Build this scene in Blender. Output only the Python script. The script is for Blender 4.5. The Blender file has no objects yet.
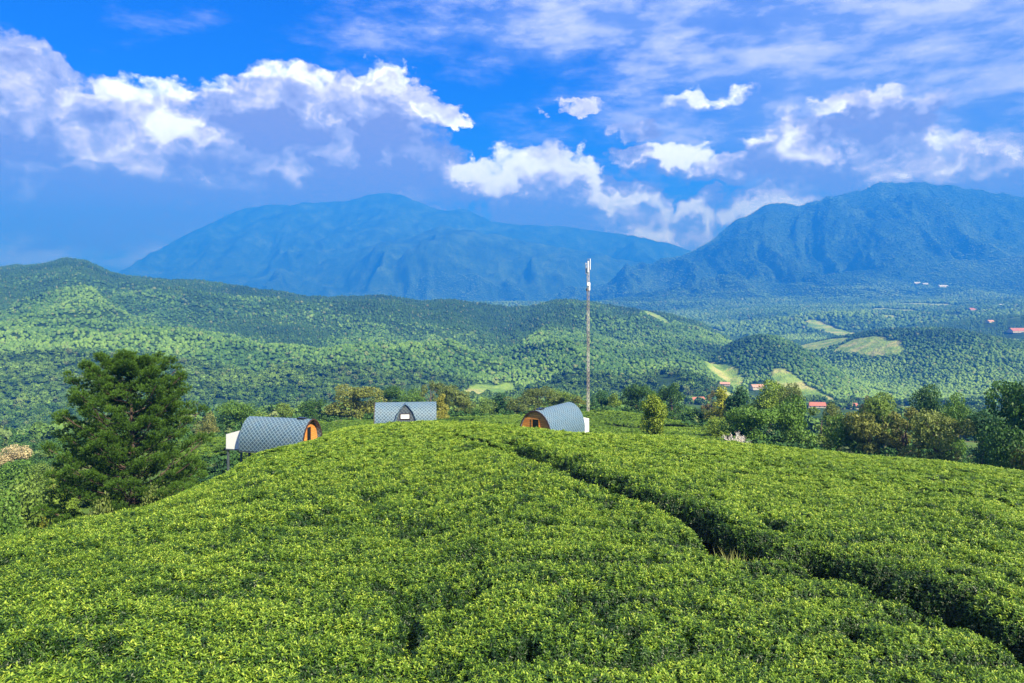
import bpy, math, random
import numpy as np
from mathutils import Vector, Matrix, Euler
rng = np.random.default_rng(7)
random.seed(7)
scene = bpy.context.scene
COL = scene.collection
K = 1.6            # design units -> metres
F = 740.0; CX = 512.0; HY = 300.0     # focal length in pixels, principal column, horizon row

# ------------------------------------------------------------------ camera
cam = bpy.data.cameras.new('camera'); camo = bpy.data.objects.new('camera', cam); COL.objects.link(camo)
cam.sensor_width = 36; cam.lens = 36 * F / 1024
camo.rotation_euler = (math.radians(90), 0, 0)
cam.shift_y = (HY - 341.5) / 1024
cam.clip_start = 0.5; cam.clip_end = 60000
scene.camera = camo

# ------------------------------------------------------------------ noise
def _h(ix, iy, iz, s):
    n = (ix.astype(np.int64) * 374761393 + iy.astype(np.int64) * 668265263 + iz.astype(np.int64) * 2147483647 + s * 1274126177) & 0xffffffff
    n = ((n ^ (n >> 13)) * 1274126177) & 0xffffffff
    n = ((n ^ (n >> 16)) * 2246822519) & 0xffffffff
    return ((n ^ (n >> 15)) & 0xffffff) / float(0xffffff)
def vnoise(x, y, z=0.0, seed=0):
    x, y, z = np.broadcast_arrays(np.asarray(x, float), np.asarray(y, float), np.asarray(z, float))
    xi = np.floor(x); yi = np.floor(y); zi = np.floor(z)
    fx = x - xi; fy = y - yi; fz = z - zi
    fx = fx * fx * fx * (fx * (fx * 6 - 15) + 10); fy = fy * fy * fy * (fy * (fy * 6 - 15) + 10); fz = fz * fz * (3 - 2 * fz)
    def c(a, b, d): return _h(xi + a, yi + b, zi + d, seed)
    def pl(d):
        return (c(0,0,d)*(1-fx)+c(1,0,d)*fx)*(1-fy) + (c(0,1,d)*(1-fx)+c(1,1,d)*fx)*fy
    if np.all(fz == 0): return pl(0) * 2 - 1
    return (pl(0)*(1-fz) + pl(1)*fz) * 2 - 1
def fbm(x, y, z=0.0, o=4, seed=0, g=0.5):
    s = 0; a = 1; t = 0
    for k in range(o):
        s = s + a * vnoise(x * 2**k + 17.3*k, y * 2**k - 9.1*k, np.asarray(z) * 2**k, seed + k); t += a; a *= g
    return s / t
def ridged(x, y, o=5, seed=0):
    s = 0; a = 1; t = 0
    for k in range(o):
        s = s + a * (1 - np.abs(vnoise(x * 2**k + 5.3*k, y * 2**k + 3.7*k, 0, seed + k)) * 2); t += a; a *= 0.5
    return s / t
def sstep(a, b, x):
    t = np.clip((x - a) / (b - a), 0, 1); return t * t * (3 - 2 * t)

# ------------------------------------------------------------------ terrain height table (direction x distance)
UG = np.linspace(-1.35, 1.35, 541)
LS = np.linspace(math.log(3), math.log(12000), 700)
SG = np.exp(LS)
crest = [(-400,18,640),(-150,19,590),(0,20,538),(70,22,522),(140,24,508),(183,28,491),(225,32,472),(260,36,450),(309,43,440),
         (342,49,426),(378,54,421),(436,55,419),(490,46,421),(515,43,425),(548,42,429),(581,42,431),(600,42,433),(660,44,434),(731,45,440),
         (802,45,447),(873,43,454),(962,41,461),(1024,40,470),(1200,38,488),(1500,36,510)]
cc = np.array(crest, float)
PXG = CX + UG * F
ycG = np.interp(PXG, cc[:,0], cc[:,1]); pcG = np.interp(PXG, cc[:,0], cc[:,2])
ker = np.exp(-0.5*(np.arange(-12,13)/5.0)**2); ker /= ker.sum()
ycG = np.convolve(np.pad(ycG,12,'edge'), ker, 'valid'); 
k2 = np.exp(-0.5*(np.arange(-12,13)/2.5)**2); k2 /= k2.sum()
pcG = np.convolve(np.pad(pcG,12,'edge'), k2, 'valid')
Pc = [-250,0,125,250,320,400,512,600,700,800,900,1024,1300]
tab = {
 65:[560,545,520,478,455,440,438,440,447,456,468,490,500],
 80:[520,505,480,452,440,434,434,436,440,450,462,482,490],
 100:[495,480,452,438,430,428,426,424,430,442,452,470,480],
 125:[472,462,436,426,421,419,415,408,421,436,445,460,470],
 150:[462,455,432,424,419,418,416,412,424,438,446,456,466],
 220:[452,446,430,423,420,418,416,416,424,430,436,440,450],
 320:[448,442,430,426,422,418,414,414,418,422,424,428,440],
 450:[448,442,432,426,420,410,404,404,410,414,414,415,420],
 600:[440,430,420,414,405,398,392,392,398,404,406,402,405],
 800:[428,428,424,416,410,402,394,390,392,398,400,385,380],
 1100:[420,420,416,412,404,398,392,385,372,374,372,350,350],
 1500:[410,410,408,402,396,390,380,366,350,345,340,325,320],
 2000:[390,390,388,384,380,372,362,345,330,322,318,308,310],
 2600:[360,360,360,358,352,345,335,322,314,308,305,300,300],
 3300:[335,335,334,332,330,328,322,312,305,302,299,297,297],
 4200:[322,322,322,322,320,318,314,308,303,301,300,300,300],
 6000:[320,320,320,320,318,316,314,312,310,308,308,308,308],
 12000:[315]*13}
deps = sorted(tab)
Z = np.zeros((len(UG), len(SG)))
for i in range(len(UG)):
    yc, zc = ycG[i], -(pcG[i]-HY)/F*ycG[i]
    pcG_ = pcG[i] + 3.0
    zc = -(pcG_-HY)/F*yc
    near = -5.0 + (zc+10)/yc*SG - 5.0/yc**2*SG**2
    ks = [yc, yc+10]; kz = [zc, zc + 10*(zc/yc)*2.1]
    for d in deps:
        if d > yc + 11:
            p = np.interp(PXG[i], Pc, tab[d]); ks.append(d); kz.append(-(p-HY)/F*d)
    kz = np.array(kz); 
    kz[2] = min(kz[2], kz[1]-0.3)
    far = np.interp(SG, ks, kz)
    Z[i] = np.where(SG <= yc, near, far)
def gsm(A, axis, sg):
    r = int(3*sg); k = np.exp(-0.5*(np.arange(-r,r+1)/sg)**2); k /= k.sum()
    pad = [(0,0),(0,0)]; pad[axis] = (r,r)
    B = np.pad(A, pad, 'edge'); out = 0
    for j, w in enumerate(k):
        sl = [slice(None)]*2; sl[axis] = slice(j, j+A.shape[axis]); out = out + w*B[tuple(sl)]
    return out
Zs = gsm(gsm(Z, 0, 5), 1, 2.5)
wn = sstep(40, 75, SG)[None, :]
wn = np.clip(wn, 0, 1)
Zs = gsm(Z,1,1.2)*(1-wn) + Zs*wn

def ridge_line(pts):
    a = np.array(pts, float)
    return a[:,0], a[:,1]
M1 = ridge_line([(-700,330),(-100,330),(60,300),(125,271),(150,254),(180,238),(215,220),(250,207),(300,203),(345,200),(372,194),(387,192),(402,194),(430,207),(450,210),(465,209),(490,221),(520,224),(560,225),(620,234),(660,241),(685,248),(720,262),(800,275),(1000,290),(1500,300)])
M1b = ridge_line([(-700,335),(120,318),(200,296),(250,284),(300,270),(350,252),(400,238),(440,226),(480,232),(520,240),(580,250),(640,262),(720,280),(1500,320)])
M2 = ridge_line([(-700,335),(450,325),(520,306),(560,296),(600,284),(640,273),(670,262),(700,247),(722,232),(740,218),(765,206),(785,204),(800,206),(830,196),(860,189),(880,183),(900,182),(920,184),(940,184),(960,187),(980,190),(1024,197),(1100,205),(1250,225),(1500,240)])
M2b = ridge_line([(-700,335),(600,318),(700,300),(760,288),(820,276),(860,270),(900,272),(935,264),(960,260),(990,262),(1024,255),(1100,250),(1500,260)])
BL = ridge_line([(-500,285),(-200,280),(0,267),(40,264),(65,259),(85,261),(110,271),(135,275),(170,280),(200,282),(250,289),(310,297),(350,295),(380,294),(420,301),(450,300),(480,304),(510,309),(530,307),(550,302),(565,300),(590,302),(620,308),(660,314),(700,322),(760,352),(820,380),(900,420),(1500,440)])
def zterrain(x, y, detail=True):
    """ground surface (top of the tea canopy near by) in design units for design x, y"""
    r = np.hypot(x, y); az = np.arctan2(x, y)
    s = r * np.maximum(np.cos(az), math.cos(math.radians(53)))
    u = np.clip(np.tan(np.clip(az, -0.92, 0.92)), -1.34, 1.34)
    s = np.maximum(s, 3.05)
    fi = (u - UG[0])/(UG[1]-UG[0]); fj = np.clip((np.log(s)-LS[0])/(LS[1]-LS[0]), 0, len(LS)-1.001)
    i = np.clip(np.floor(fi).astype(int), 0, len(UG)-2); j = np.floor(fj).astype(int)
    a = fi - i; b = fj - j
    z = (Zs[i,j]*(1-a)+Zs[i+1,j]*a)*(1-b) + (Zs[i,j+1]*(1-a)+Zs[i+1,j+1]*a)*b
    px = CX + u*F
    if not detail: return z
    # knolls in the valley on the right
    for (kx, kd, h, wx, wy) in ((765,900,60,75,150),(905,1080,62,110,230),(830,1900,26,300,120),(690,1500,20,150,180),(1010,1500,20,110,200),(560,900,14,120,160),(955,3300,46,130,200)):
        X = (kx-CX)/F*kd
        z = z + h*np.exp(-((x-X)/wx)**2 - ((y-kd)/wy)**2)
    def ridge(z, line, foot, top, pf, back, amp, sc, seed, ex=1.0):
        pyc = np.interp(px, line[0], line[1])
        zc = -(pyc-HY)/F*top
        zf = -(pf-HY)/F*foot
        t = np.clip((s-foot)/(top-foot), 0, 1)
        # slope with spurs running down from the crest
        tt = t**ex; tt = tt*(1-0.25*(1-tt))
        zz = zf + (zc-zf)*tt
        zz = np.where(s < foot, zf - (foot-s)*0.25, zz)
        zz = np.where(s > top, zc - (s-top)*back, zz)
        env = np.clip(t*(1-t)*3.2, 0, 1) * np.where(s > top, 0, 1)
        wx = x + sc*0.35*fbm(x/sc, y/sc, 0, 3, seed+40)
        sp = ridged(wx/sc, y/(sc*2.2), 5, seed) - 0.35
        zz = zz + amp*sp*env
        zz = zz + amp*0.065*fbm(x/(sc*0.16), y/(sc*0.16), 0, 5, seed+9, 0.55)*np.clip(t*3,0,1)
        ok = s > foot*0.9
        return np.where(ok, np.maximum(z, zz), z)
    z = ridge(z, BL, 420, 1400, 445, 0.16, 46, 210, 11, 0.8)
    z = ridge(z, M2b, 3100, 4000, 303, 0.2, 70, 420, 71, 1.0)
    z = ridge(z, M2, 3300, 5200, 302, 0.35, 420, 620, 31, 1.05)
    z = ridge(z, M1b, 4600, 6300, 318, 0.3, 430, 700, 51, 0.9)
    z = ridge(z, M1, 6000, 7800, 300, 0.35, 400, 850, 61, 0.9)
    far = sstep(150, 500, s)
    z = z + far*5.0*fbm(x/140, y/140, 0, 4, 3)
    return z
def zw(x, y):            # metres
    x = np.asarray(x, float); y = np.asarray(y, float)
    return zterrain(x/K, y/K)*K
TH = 1.15               # thickness of the tea canopy (m): bare ground lies this far below the table
def zground(x, y):
    return zw(x, y) - TH
def at(px, dep):         # point on the ground seen in pixel column px at design depth dep
    X = (px-CX)/F*dep*K; Y = dep*K
    return X, Y, float(zground(np.array([X]), np.array([Y]))[0])
def zpx(py, dep): return -(py-HY)/F*dep*K

# ------------------------------------------------------------------ helpers
def mesh_obj(name, V, Fc, mat=None, parent=None, smooth=False, link=True):
    me = bpy.data.meshes.new(name)
    V = np.asarray(V, dtype=np.float32)
    if isinstance(Fc, np.ndarray):
        n, k = Fc.shape
        me.vertices.add(len(V)); me.vertices.foreach_set('co', V.ravel())
        me.loops.add(n*k); me.loops.foreach_set('vertex_index', Fc.astype(np.int32).ravel())
        me.polygons.add(n)
        me.polygons.foreach_set('loop_start', np.arange(0, n*k, k, dtype=np.int32))
        me.polygons.foreach_set('loop_total', np.full(n, k, dtype=np.int32))
        me.update(calc_edges=True)
    else:
        me.from_pydata([tuple(v) for v in V.tolist()], [], Fc); me.update()
    if smooth: me.polygons.foreach_set('use_smooth', np.ones(len(me.polygons), dtype=bool))
    if mat: me.materials.append(mat)
    o = bpy.data.objects.new(name, me)
    if link: COL.objects.link(o)
    if parent: o.parent = parent
    return o
def vattr(o, name, arr):
    a = o.data.attributes.new(name, 'FLOAT', 'POINT'); a.data.foreach_set('value', np.asarray(arr, dtype=np.float32).ravel())
def tag(o, label=None, cat=None, group=None, kind=None):
    if label: o['label'] = label
    if cat: o['category'] = cat
    if group: o['group'] = group
    if kind: o['kind'] = kind
    return o
def empty(name, loc, rz=0):
    o = bpy.data.objects.new(name, None); COL.objects.link(o); o.location = loc; o.rotation_euler = (0,0,rz); o.empty_display_size = 0.5
    return o
class MB:
    def __init__(s): s.v = []; s.f = []
    def add(s, V, Fs):
        b = len(s.v); s.v += [tuple(map(float, p)) for p in V]; s.f += [tuple(i+b for i in f) for f in Fs]
    def box(s, lo, hi):
        x0,y0,z0 = lo; x1,y1,z1 = hi
        s.add([(x0,y0,z0),(x1,y0,z0),(x1,y1,z0),(x0,y1,z0),(x0,y0,z1),(x1,y0,z1),(x1,y1,z1),(x0,y1,z1)],
              [(0,3,2,1),(4,5,6,7),(0,1,5,4),(1,2,6,5),(2,3,7,6),(3,0,4,7)])
    def tube(s, pts, rads, n=6, cap=True):
        pts = [Vector(p) for p in pts]; base = len(s.v); prev = None
        for i, p in enumerate(pts):
            t = (pts[min(i+1,len(pts)-1)] - pts[max(i-1,0)]).normalized()
            a = t.cross(Vector((0,0,1)) if abs(t.z) < .9 else Vector((1,0,0))).normalized()
            if prev is not None:
                a = (prev - t*prev.dot(t)).normalized()
            prev = a
            b = t.cross(a)
            for k in range(n):
                q = p + (a*math.cos(2*math.pi*k/n) + b*math.sin(2*math.pi*k/n))*rads[i]
                s.v.append(tuple(q))
        for i in range(len(pts)-1):
            for k in range(n):
                s.f.append((base+i*n+k, base+i*n+(k+1)%n, base+(i+1)*n+(k+1)%n, base+(i+1)*n+k))
        if cap:
            s.f.append(tuple(base+k for k in range(n))[::-1]); s.f.append(tuple(base+(len(pts)-1)*n+k for k in range(n)))
    def build(s, name, mat, parent=None, smooth=False):
        return mesh_obj(name, s.v, s.f, mat, parent, smooth)

# ------------------------------------------------------------------ node helper
class NT:
    def __init__(s, nt): s.nt = nt
    def n(s, t, **kw):
        nd = s.nt.nodes.new(t)
        for k, v in kw.items(): setattr(nd, k, v)
        return nd
    def put(s, sock, v):
        if isinstance(v, bpy.types.NodeSocket): s.nt.links.new(v, sock)
        elif v is not None: sock.default_value = v
    def m(s, op, a, b=None, c=None, clamp=False):
        nd = s.n('ShaderNodeMath', operation=op); nd.use_clamp = clamp
        s.put(nd.inputs[0], a); s.put(nd.inputs[1], b)
        if c is not None: s.put(nd.inputs[2], c)
        return nd.outputs[0]
    def vm(s, op, a, b=None, scale=None):
        nd = s.n('ShaderNodeVectorMath', operation=op)
        s.put(nd.inputs[0], a); s.put(nd.inputs[1], b)
        if scale is not None: s.put(nd.inputs['Scale'], scale)
        return nd.outputs['Value'] if op in ('DOT_PRODUCT','LENGTH') else nd.outputs[0]
    def noise(s, vec, scale, detail=4, rough=0.55, dist=0.0, out=0):
        nd = s.n('ShaderNodeTexNoise'); s.put(nd.inputs['Vector'], vec); s.put(nd.inputs['Scale'], scale)
        nd.inputs['Detail'].default_value = detail; nd.inputs['Roughness'].default_value = rough; nd.inputs['Distortion'].default_value = dist
        return nd.outputs[out]
    def ramp(s, fac, stops, interp='LINEAR'):
        nd = s.n('ShaderNodeValToRGB'); nd.color_ramp.interpolation = interp
        while len(nd.color_ramp.elements) < len(stops): nd.color_ramp.elements.new(0.5)
        for e, (p, c) in zip(nd.color_ramp.elements, stops):
            e.position = p; e.color = (c[0], c[1], c[2], 1) if not isinstance(c, (int, float)) else (c, c, c, 1)
        s.put(nd.inputs[0], fac); return nd.outputs[0]
    def mix(s, fac, a, b, blend='MIX'):
        nd = s.n('ShaderNodeMix', data_type='RGBA', blend_type=blend)
        s.put(nd.inputs[0], fac)
        for sk, v in ((nd.inputs[6], a), (nd.inputs[7], b)):
            if isinstance(v, tuple) and len(v) == 3: v = v + (1,)
            s.put(sk, v)
        return nd.outputs[2]
    def mapr(s, v, a, b, c=0.0, d=1.0, smooth=False):
        nd = s.n('ShaderNodeMapRange'); nd.interpolation_type = 'SMOOTHSTEP' if smooth else 'LINEAR'
        s.put(nd.inputs[0], v)
        for i, q in zip((1,2,3,4), (a,b,c,d)): s.put(nd.inputs[i], q)
        return nd.outputs[0]
    def attr(s, name, kind='GEOMETRY', out='Fac'):
        nd = s.n('ShaderNodeAttribute'); nd.attribute_name = name; nd.attribute_type = kind
        return nd.outputs[out]
def new_mat(name):
    m = bpy.data.materials.new(name); m.use_nodes = True
    nt = m.node_tree; nt.nodes.clear()
    t = NT(nt); out = t.n('ShaderNodeOutputMaterial')
    return m, t, out
def simple_mat(name, col, rough=0.7, var=0.15, scale=3.0, metal=0.0, bump=0.0):
    m, t, out = new_mat(name)
    g = t.n('ShaderNodeTexCoord').outputs['Object']
    n = t.noise(g, scale, 5, 0.6)
    c = t.mix(n, tuple(v*(1-var) for v in col), tuple(min(1, v*(1+var)) for v in col))
    p = t.n('ShaderNodeBsdfPrincipled'); t.put(p.inputs['Base Color'], c)
    p.inputs['Roughness'].default_value = rough; p.inputs['Metallic'].default_value = metal
    if bump:
        b = t.n('ShaderNodeBump'); b.inputs['Strength'].default_value = bump; t.put(b.inputs['Height'], n); t.put(p.inputs['Normal'], b.outputs[0])
    t.put(out.inputs[0], p.outputs[0]); return m
def leaf_shader(t, out, col, rough=0.45, trans=0.3, spec=0.5):
    p = t.n('ShaderNodeBsdfPrincipled'); t.put(p.inputs['Base Color'], col); p.inputs['Roughness'].default_value = rough
    p.inputs['Specular IOR Level'].default_value = spec
    if trans > 0:
        tr = t.n('ShaderNodeBsdfTranslucent'); t.put(tr.inputs[0], t.mix(0.5, col, (0.9,1.0,0.3), 'MULTIPLY'))
        mx = t.n('ShaderNodeMixShader'); mx.inputs[0].default_value = trans
        t.put(mx.inputs[1], p.outputs[0]); t.put(mx.inputs[2], tr.outputs[0]); t.put(out.inputs[0], mx.outputs[0])
    else: t.put(out.inputs[0], p.outputs[0])

# tree foliage: colour from the object's own colour, varied leaf by leaf
def foliage_mat():
    m, t, out = new_mat('foliage')
    oi = t.n('ShaderNodeObjectInfo')
    v = t.attr('v')
    c = t.mix(t.mapr(v, 0, 1), t.mix(0.7, oi.outputs['Color'], (0.40,0.5,0.40), 'MULTIPLY'), t.mix(1.0, oi.outputs['Color'], (1.35,1.3,1.1), 'MULTIPLY'))
    leaf_shader(t, out, c, 0.55, 0.22, 0.3); return m
FOL = foliage_mat()
BARK = simple_mat('bark', (0.13,0.095,0.07), 0.9, 0.4, 8, bump=0.4)
# forest crowns: colour from a per-instance tint
def forest_mat(name, dark, mid, light, dry):
    m, t, out = new_mat(name)
    ti = t.attr('tint', 'INSTANCER'); hu = t.attr('hue', 'INSTANCER')
    c = t.ramp(ti, [(0.0, dark), (0.45, mid), (1.0, light)])
    c = t.mix(t.mapr(hu, 0.92, 1.05), c, dry)
    g = t.n('ShaderNodeTexCoord').outputs['Object']
    n = t.noise(g, 3.0, 3, 0.7)
    c = t.mix(t.mapr(n, 0.3, 0.7), t.mix(1.0, c, (0.62,0.66,0.62), 'MULTIPLY'), t.mix(1.0, c, (1.3,1.3,1.2), 'MULTIPLY'))
    leaf_shader(t, out, c, 0.7, 0.0, 0.15); return m
FOREST = forest_mat('forest_leaves', (0.018,0.055,0.022), (0.055,0.130,0.032), (0.165,0.275,0.060), (0.20,0.21,0.10))
def tea_mat():
    m, t, out = new_mat('tea_leaf')
    yo = t.attr('young'); ti = t.attr('tint', 'INSTANCER')
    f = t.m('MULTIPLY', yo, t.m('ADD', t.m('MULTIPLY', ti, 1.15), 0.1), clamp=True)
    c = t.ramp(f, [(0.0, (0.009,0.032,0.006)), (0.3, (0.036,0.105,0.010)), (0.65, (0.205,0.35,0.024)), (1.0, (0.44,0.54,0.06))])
    leaf_shader(t, out, c, 0.42, 0.3, 0.45); return m
TEA = tea_mat()
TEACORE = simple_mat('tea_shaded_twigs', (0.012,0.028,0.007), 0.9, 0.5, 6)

# ------------------------------------------------------------------ world: blue sky and clouds by direction
SUN_EL = math.radians(41); SUN_AZ = math.radians(136)     # clockwise from +Y
w = bpy.data.worlds.new('World'); scene.world = w; w.use_nodes = True
wt = w.node_tree; wt.nodes.clear(); t = NT(wt)
wo = t.n('ShaderNodeOutputWorld'); bg = t.n('ShaderNodeBackground'); t.put(wo.inputs[0], bg.outputs[0])
sky = t.n('ShaderNodeTexSky'); sky.sky_type = 'NISHITA'; sky.sun_disc = False
sky.sun_elevation = SUN_EL; sky.sun_rotation = SUN_AZ; sky.altitude = 1000; sky.air_density = 1.0; sky.dust_density = 0.3; sky.ozone_density = 4.0
dirv = t.n('ShaderNodeTexCoord').outputs['Generated']
sp = t.n('ShaderNodeSeparateXYZ'); t.put(sp.inputs[0], dirv)
az0 = t.m('ARCTAN2', sp.outputs[0], sp.outputs[1]); el0 = t.m('ARCSINE', sp.outputs[2])
def pe(px, py):
    a = math.atan((px-CX)/F); return a, math.atan((HY-py)/F*math.cos(a))
# (px, py, half width, half height, weight) of each cloud mass, turned into azimuth / elevation
thick = [(20,125,75,45,1.25),(100,150,85,42,1.3),(170,125,50,28,1.2),(120,185,190,40,1.25),(250,165,90,40,1.2),
         (300,118,75,34,1.2),(385,108,34,32,1.25),(365,165,70,46,1.2),(330,195,110,26,1.1),(0,75,50,26,1.0),
         (470,182,34,22,1.1),(540,184,50,28,1.25),(595,205,55,20,1.15),(560,228,120,16,1.1),(655,236,60,9,1.0),(1000,190,40,10,.9),(640,128,30,9,.65),(448,122,26,10,.75),(582,108,22,8,.75),(870,105,80,16,.7),(700,100,60,12,.5),
         (704,212,19,15,1.2),(692,244,28,10,1.0),(766,206,46,15,1.15),
         (665,158,44,14,.85),(730,170,50,13,.75),(805,152,52,26,.95),(870,178,90,22,.95),(890,140,60,18,.8),(985,165,80,22,.9),
         (40,205,120,26,1.0),(250,212,90,18,.95),(430,112,28,14,.7),(-150,140,130,70,1.1),(1200,130,140,60,1.1)]
veil = [(640,22,230,34,1.1),(880,55,230,85,1.4),(720,85,150,34,.7),(860,130,220,70,1.2),(60,235,230,60,2.0),(230,225,150,40,1.5),(620,242,170,24,1.4),(950,60,90,40,.8),(925,25,60,30,.7),(980,195,120,50,.9)]
def field(V, lst):
    acc = None
    for (px, py, rx, ry, wgt) in lst:
        a, e = pe(px, py); ra = rx/F*math.cos(a)**2; re = ry/F; k = math.sqrt(0.62)
        nd = t.n('ShaderNodeVectorMath', operation='MULTIPLY_ADD'); t.put(nd.inputs[0], V)
        nd.inputs[1].default_value = (k/ra, k/re, 0); nd.inputs[2].default_value = (-a*k/ra, -e*k/re, 0)
        q = t.vm('DOT_PRODUCT', nd.outputs[0], nd.outputs[0])
        g = t.m('SUBTRACT', math.log(wgt), q)
        acc = g if acc is None else t.m('SMOOTH_MAX', acc, g, 0.22)
    return t.m('EXPONENT', acc)
def noise2(vec, scale, detail, rough, out=0):
    nd = t.n('ShaderNodeTexNoise', noise_dimensions='2D'); t.put(nd.inputs['Vector'], vec); nd.inputs['Scale'].default_value = scale
    nd.inputs['Detail'].default_value = detail; nd.inputs['Roughness'].default_value = rough
    return nd.outputs[out]
cmb = t.n('ShaderNodeCombineXYZ'); t.put(cmb.inputs[0], az0); t.put(cmb.inputs[1], el0)
AE = cmb.outputs[0]
wrp0 = noise2(t.vm('MULTIPLY', AE, (1.0,1.35,1.0)), 17.0, 4, 0.6, 1)
warp = t.vm('MULTIPLY', t.vm('SUBTRACT', wrp0, (.5,.5,.5)), (0.11,0.06,0.0))
AEw = t.vm('ADD', AE, warp)
def density(daz, de_):
    A = t.vm('ADD', AEw, (daz, de_, 0)) if (daz or de_) else AEw
    P = t.vm('MULTIPLY', t.vm('ADD', AE, (daz, de_, 0)), (1.0,1.3,1.0))
    fl = field(A, thick)
    puff = t.n('ShaderNodeTexVoronoi', feature='SMOOTH_F1', voronoi_dimensions='2D'); t.put(puff.inputs['Vector'], t.vm('ADD', P, t.vm('SCALE', wrp0, scale=0.045))); puff.inputs['Scale'].default_value = 24; puff.inputs['Smoothness'].default_value = 0.6
    puff.inputs['Detail'].default_value = 2.0; puff.inputs['Roughness'].default_value = 0.6
    n2 = noise2(P, 30.0, 6, 0.54)
    d = t.m('MULTIPLY_ADD', n2, 0.85, fl)
    d = t.m('MULTIPLY_ADD', puff.outputs[0], -0.40, d)
    d = t.m('ADD', d, -0.425 + 0.60)
    return t.m('SUBTRACT', d, t.mapr(fl, 0.10, 0.42, 0.7, 0.0))
d0 = density(0.0, 0.0)
d1 = density(0.016, 0.030)
mask = t.mapr(d0, 0.34, 0.92, smooth=True)
core = t.mapr(d0, 0.85, 1.6, 0.0, 0.32)
light = t.m('SUBTRACT', t.m('MULTIPLY_ADD', noise2(t.vm('MULTIPLY', AEw, (1.0,1.6,1.0)), 10.0, 4, 0.55), 2.1, t.mapr(t.m('SUBTRACT', d0, d1), -0.30, 0.85)), t.m('ADD', core, 1.12))
lit = [(50,125,60,26,1.0),(150,135,75,34,1.1),(250,155,45,20,.8),(385,102,30,22,.9),(490,172,44,22,1.1),(560,178,46,22,1.1),(612,204,40,14,.9),(704,212,17,13,1.2),(766,204,44,14,1.1),
       (665,156,42,13,.7),(805,148,50,20,.8),(935,150,50,18,.7),(1005,160,30,15,.8),(300,110,45,16,.5),(655,234,50,9,1.0),(560,222,60,8,.6),(20,165,40,14,.5),(190,178,60,12,.5),(350,150,50,16,.45)]
litf = field(AEw, lit)
light = t.m('MULTIPLY_ADD', litf, 0.72, t.m('SUBTRACT', light, 0.30))
# veils: thin streaky high cloud
vc = t.n('ShaderNodeMapping'); t.put(vc.inputs[0], AE); vc.inputs['Scale'].default_value = (1.0, 3.0, 1.0); vc.inputs['Rotation'].default_value = (0,0,0.12)
vn = noise2(vc.outputs[0], 8.0, 6, 0.6)
vf = field(AEw, veil)
vmk = t.m('MULTIPLY', t.mapr(t.m('MULTIPLY_ADD', vn, 1.3, vf), 0.75, 1.75, smooth=True), 0.85)
hs = t.n('ShaderNodeHueSaturation'); hs.inputs['Saturation'].default_value = 1.35; hs.inputs['Value'].default_value = 1.0; hs.inputs['Hue'].default_value = 0.5
t.put(hs.inputs['Color'], sky.outputs[0])
skyc = t.mix(1.0, hs.outputs[0], (0.05,0.27,0.85), 'MULTIPLY')
S = 0.50/0.1
ccol = t.mix(1.0, t.ramp(light, [(0.0, (0.165,0.16,0.23)), (0.32, (0.28,0.295,0.44)), (0.60, (0.50,0.50,0.70)), (0.95, (0.85,0.95,1.1))]), (10.0,10.0,10.0), 'MULTIPLY')
veilc = t.mix(t.mapr(vn, .42, .66), (1.2,1.7,3.9), (4.0,4.3,6.2))
c1 = t.mix(vmk, skyc, veilc)
c2 = t.mix(mask, c1, ccol)
over = t.m('MULTIPLY', t.mapr(el0, 0.42, 0.75, smooth=True), t.mapr(noise2(t.vm('MULTIPLY', dirv, (1,1,1)), 3.0, 4, .6), .3, .6, .35, .9))  # unseen whitish cloud cover overhead, added to make the fill light neutral
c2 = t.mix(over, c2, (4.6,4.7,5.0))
w.cycles.sampling_method = 'NONE'
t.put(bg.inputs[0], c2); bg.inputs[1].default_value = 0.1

sd = bpy.data.lights.new('sun', 'SUN'); so = bpy.data.objects.new('sun', sd); COL.objects.link(so)
sd.energy = 5.0; sd.angle = math.radians(0.53); sd.color = (1.0,0.95,0.86)
sv = Vector((math.sin(SUN_AZ)*math.cos(SUN_EL), math.cos(SUN_AZ)*math.cos(SUN_EL), math.sin(SUN_EL)))
so.rotation_euler = sv.to_track_quat('Z', 'Y').to_euler()

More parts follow.
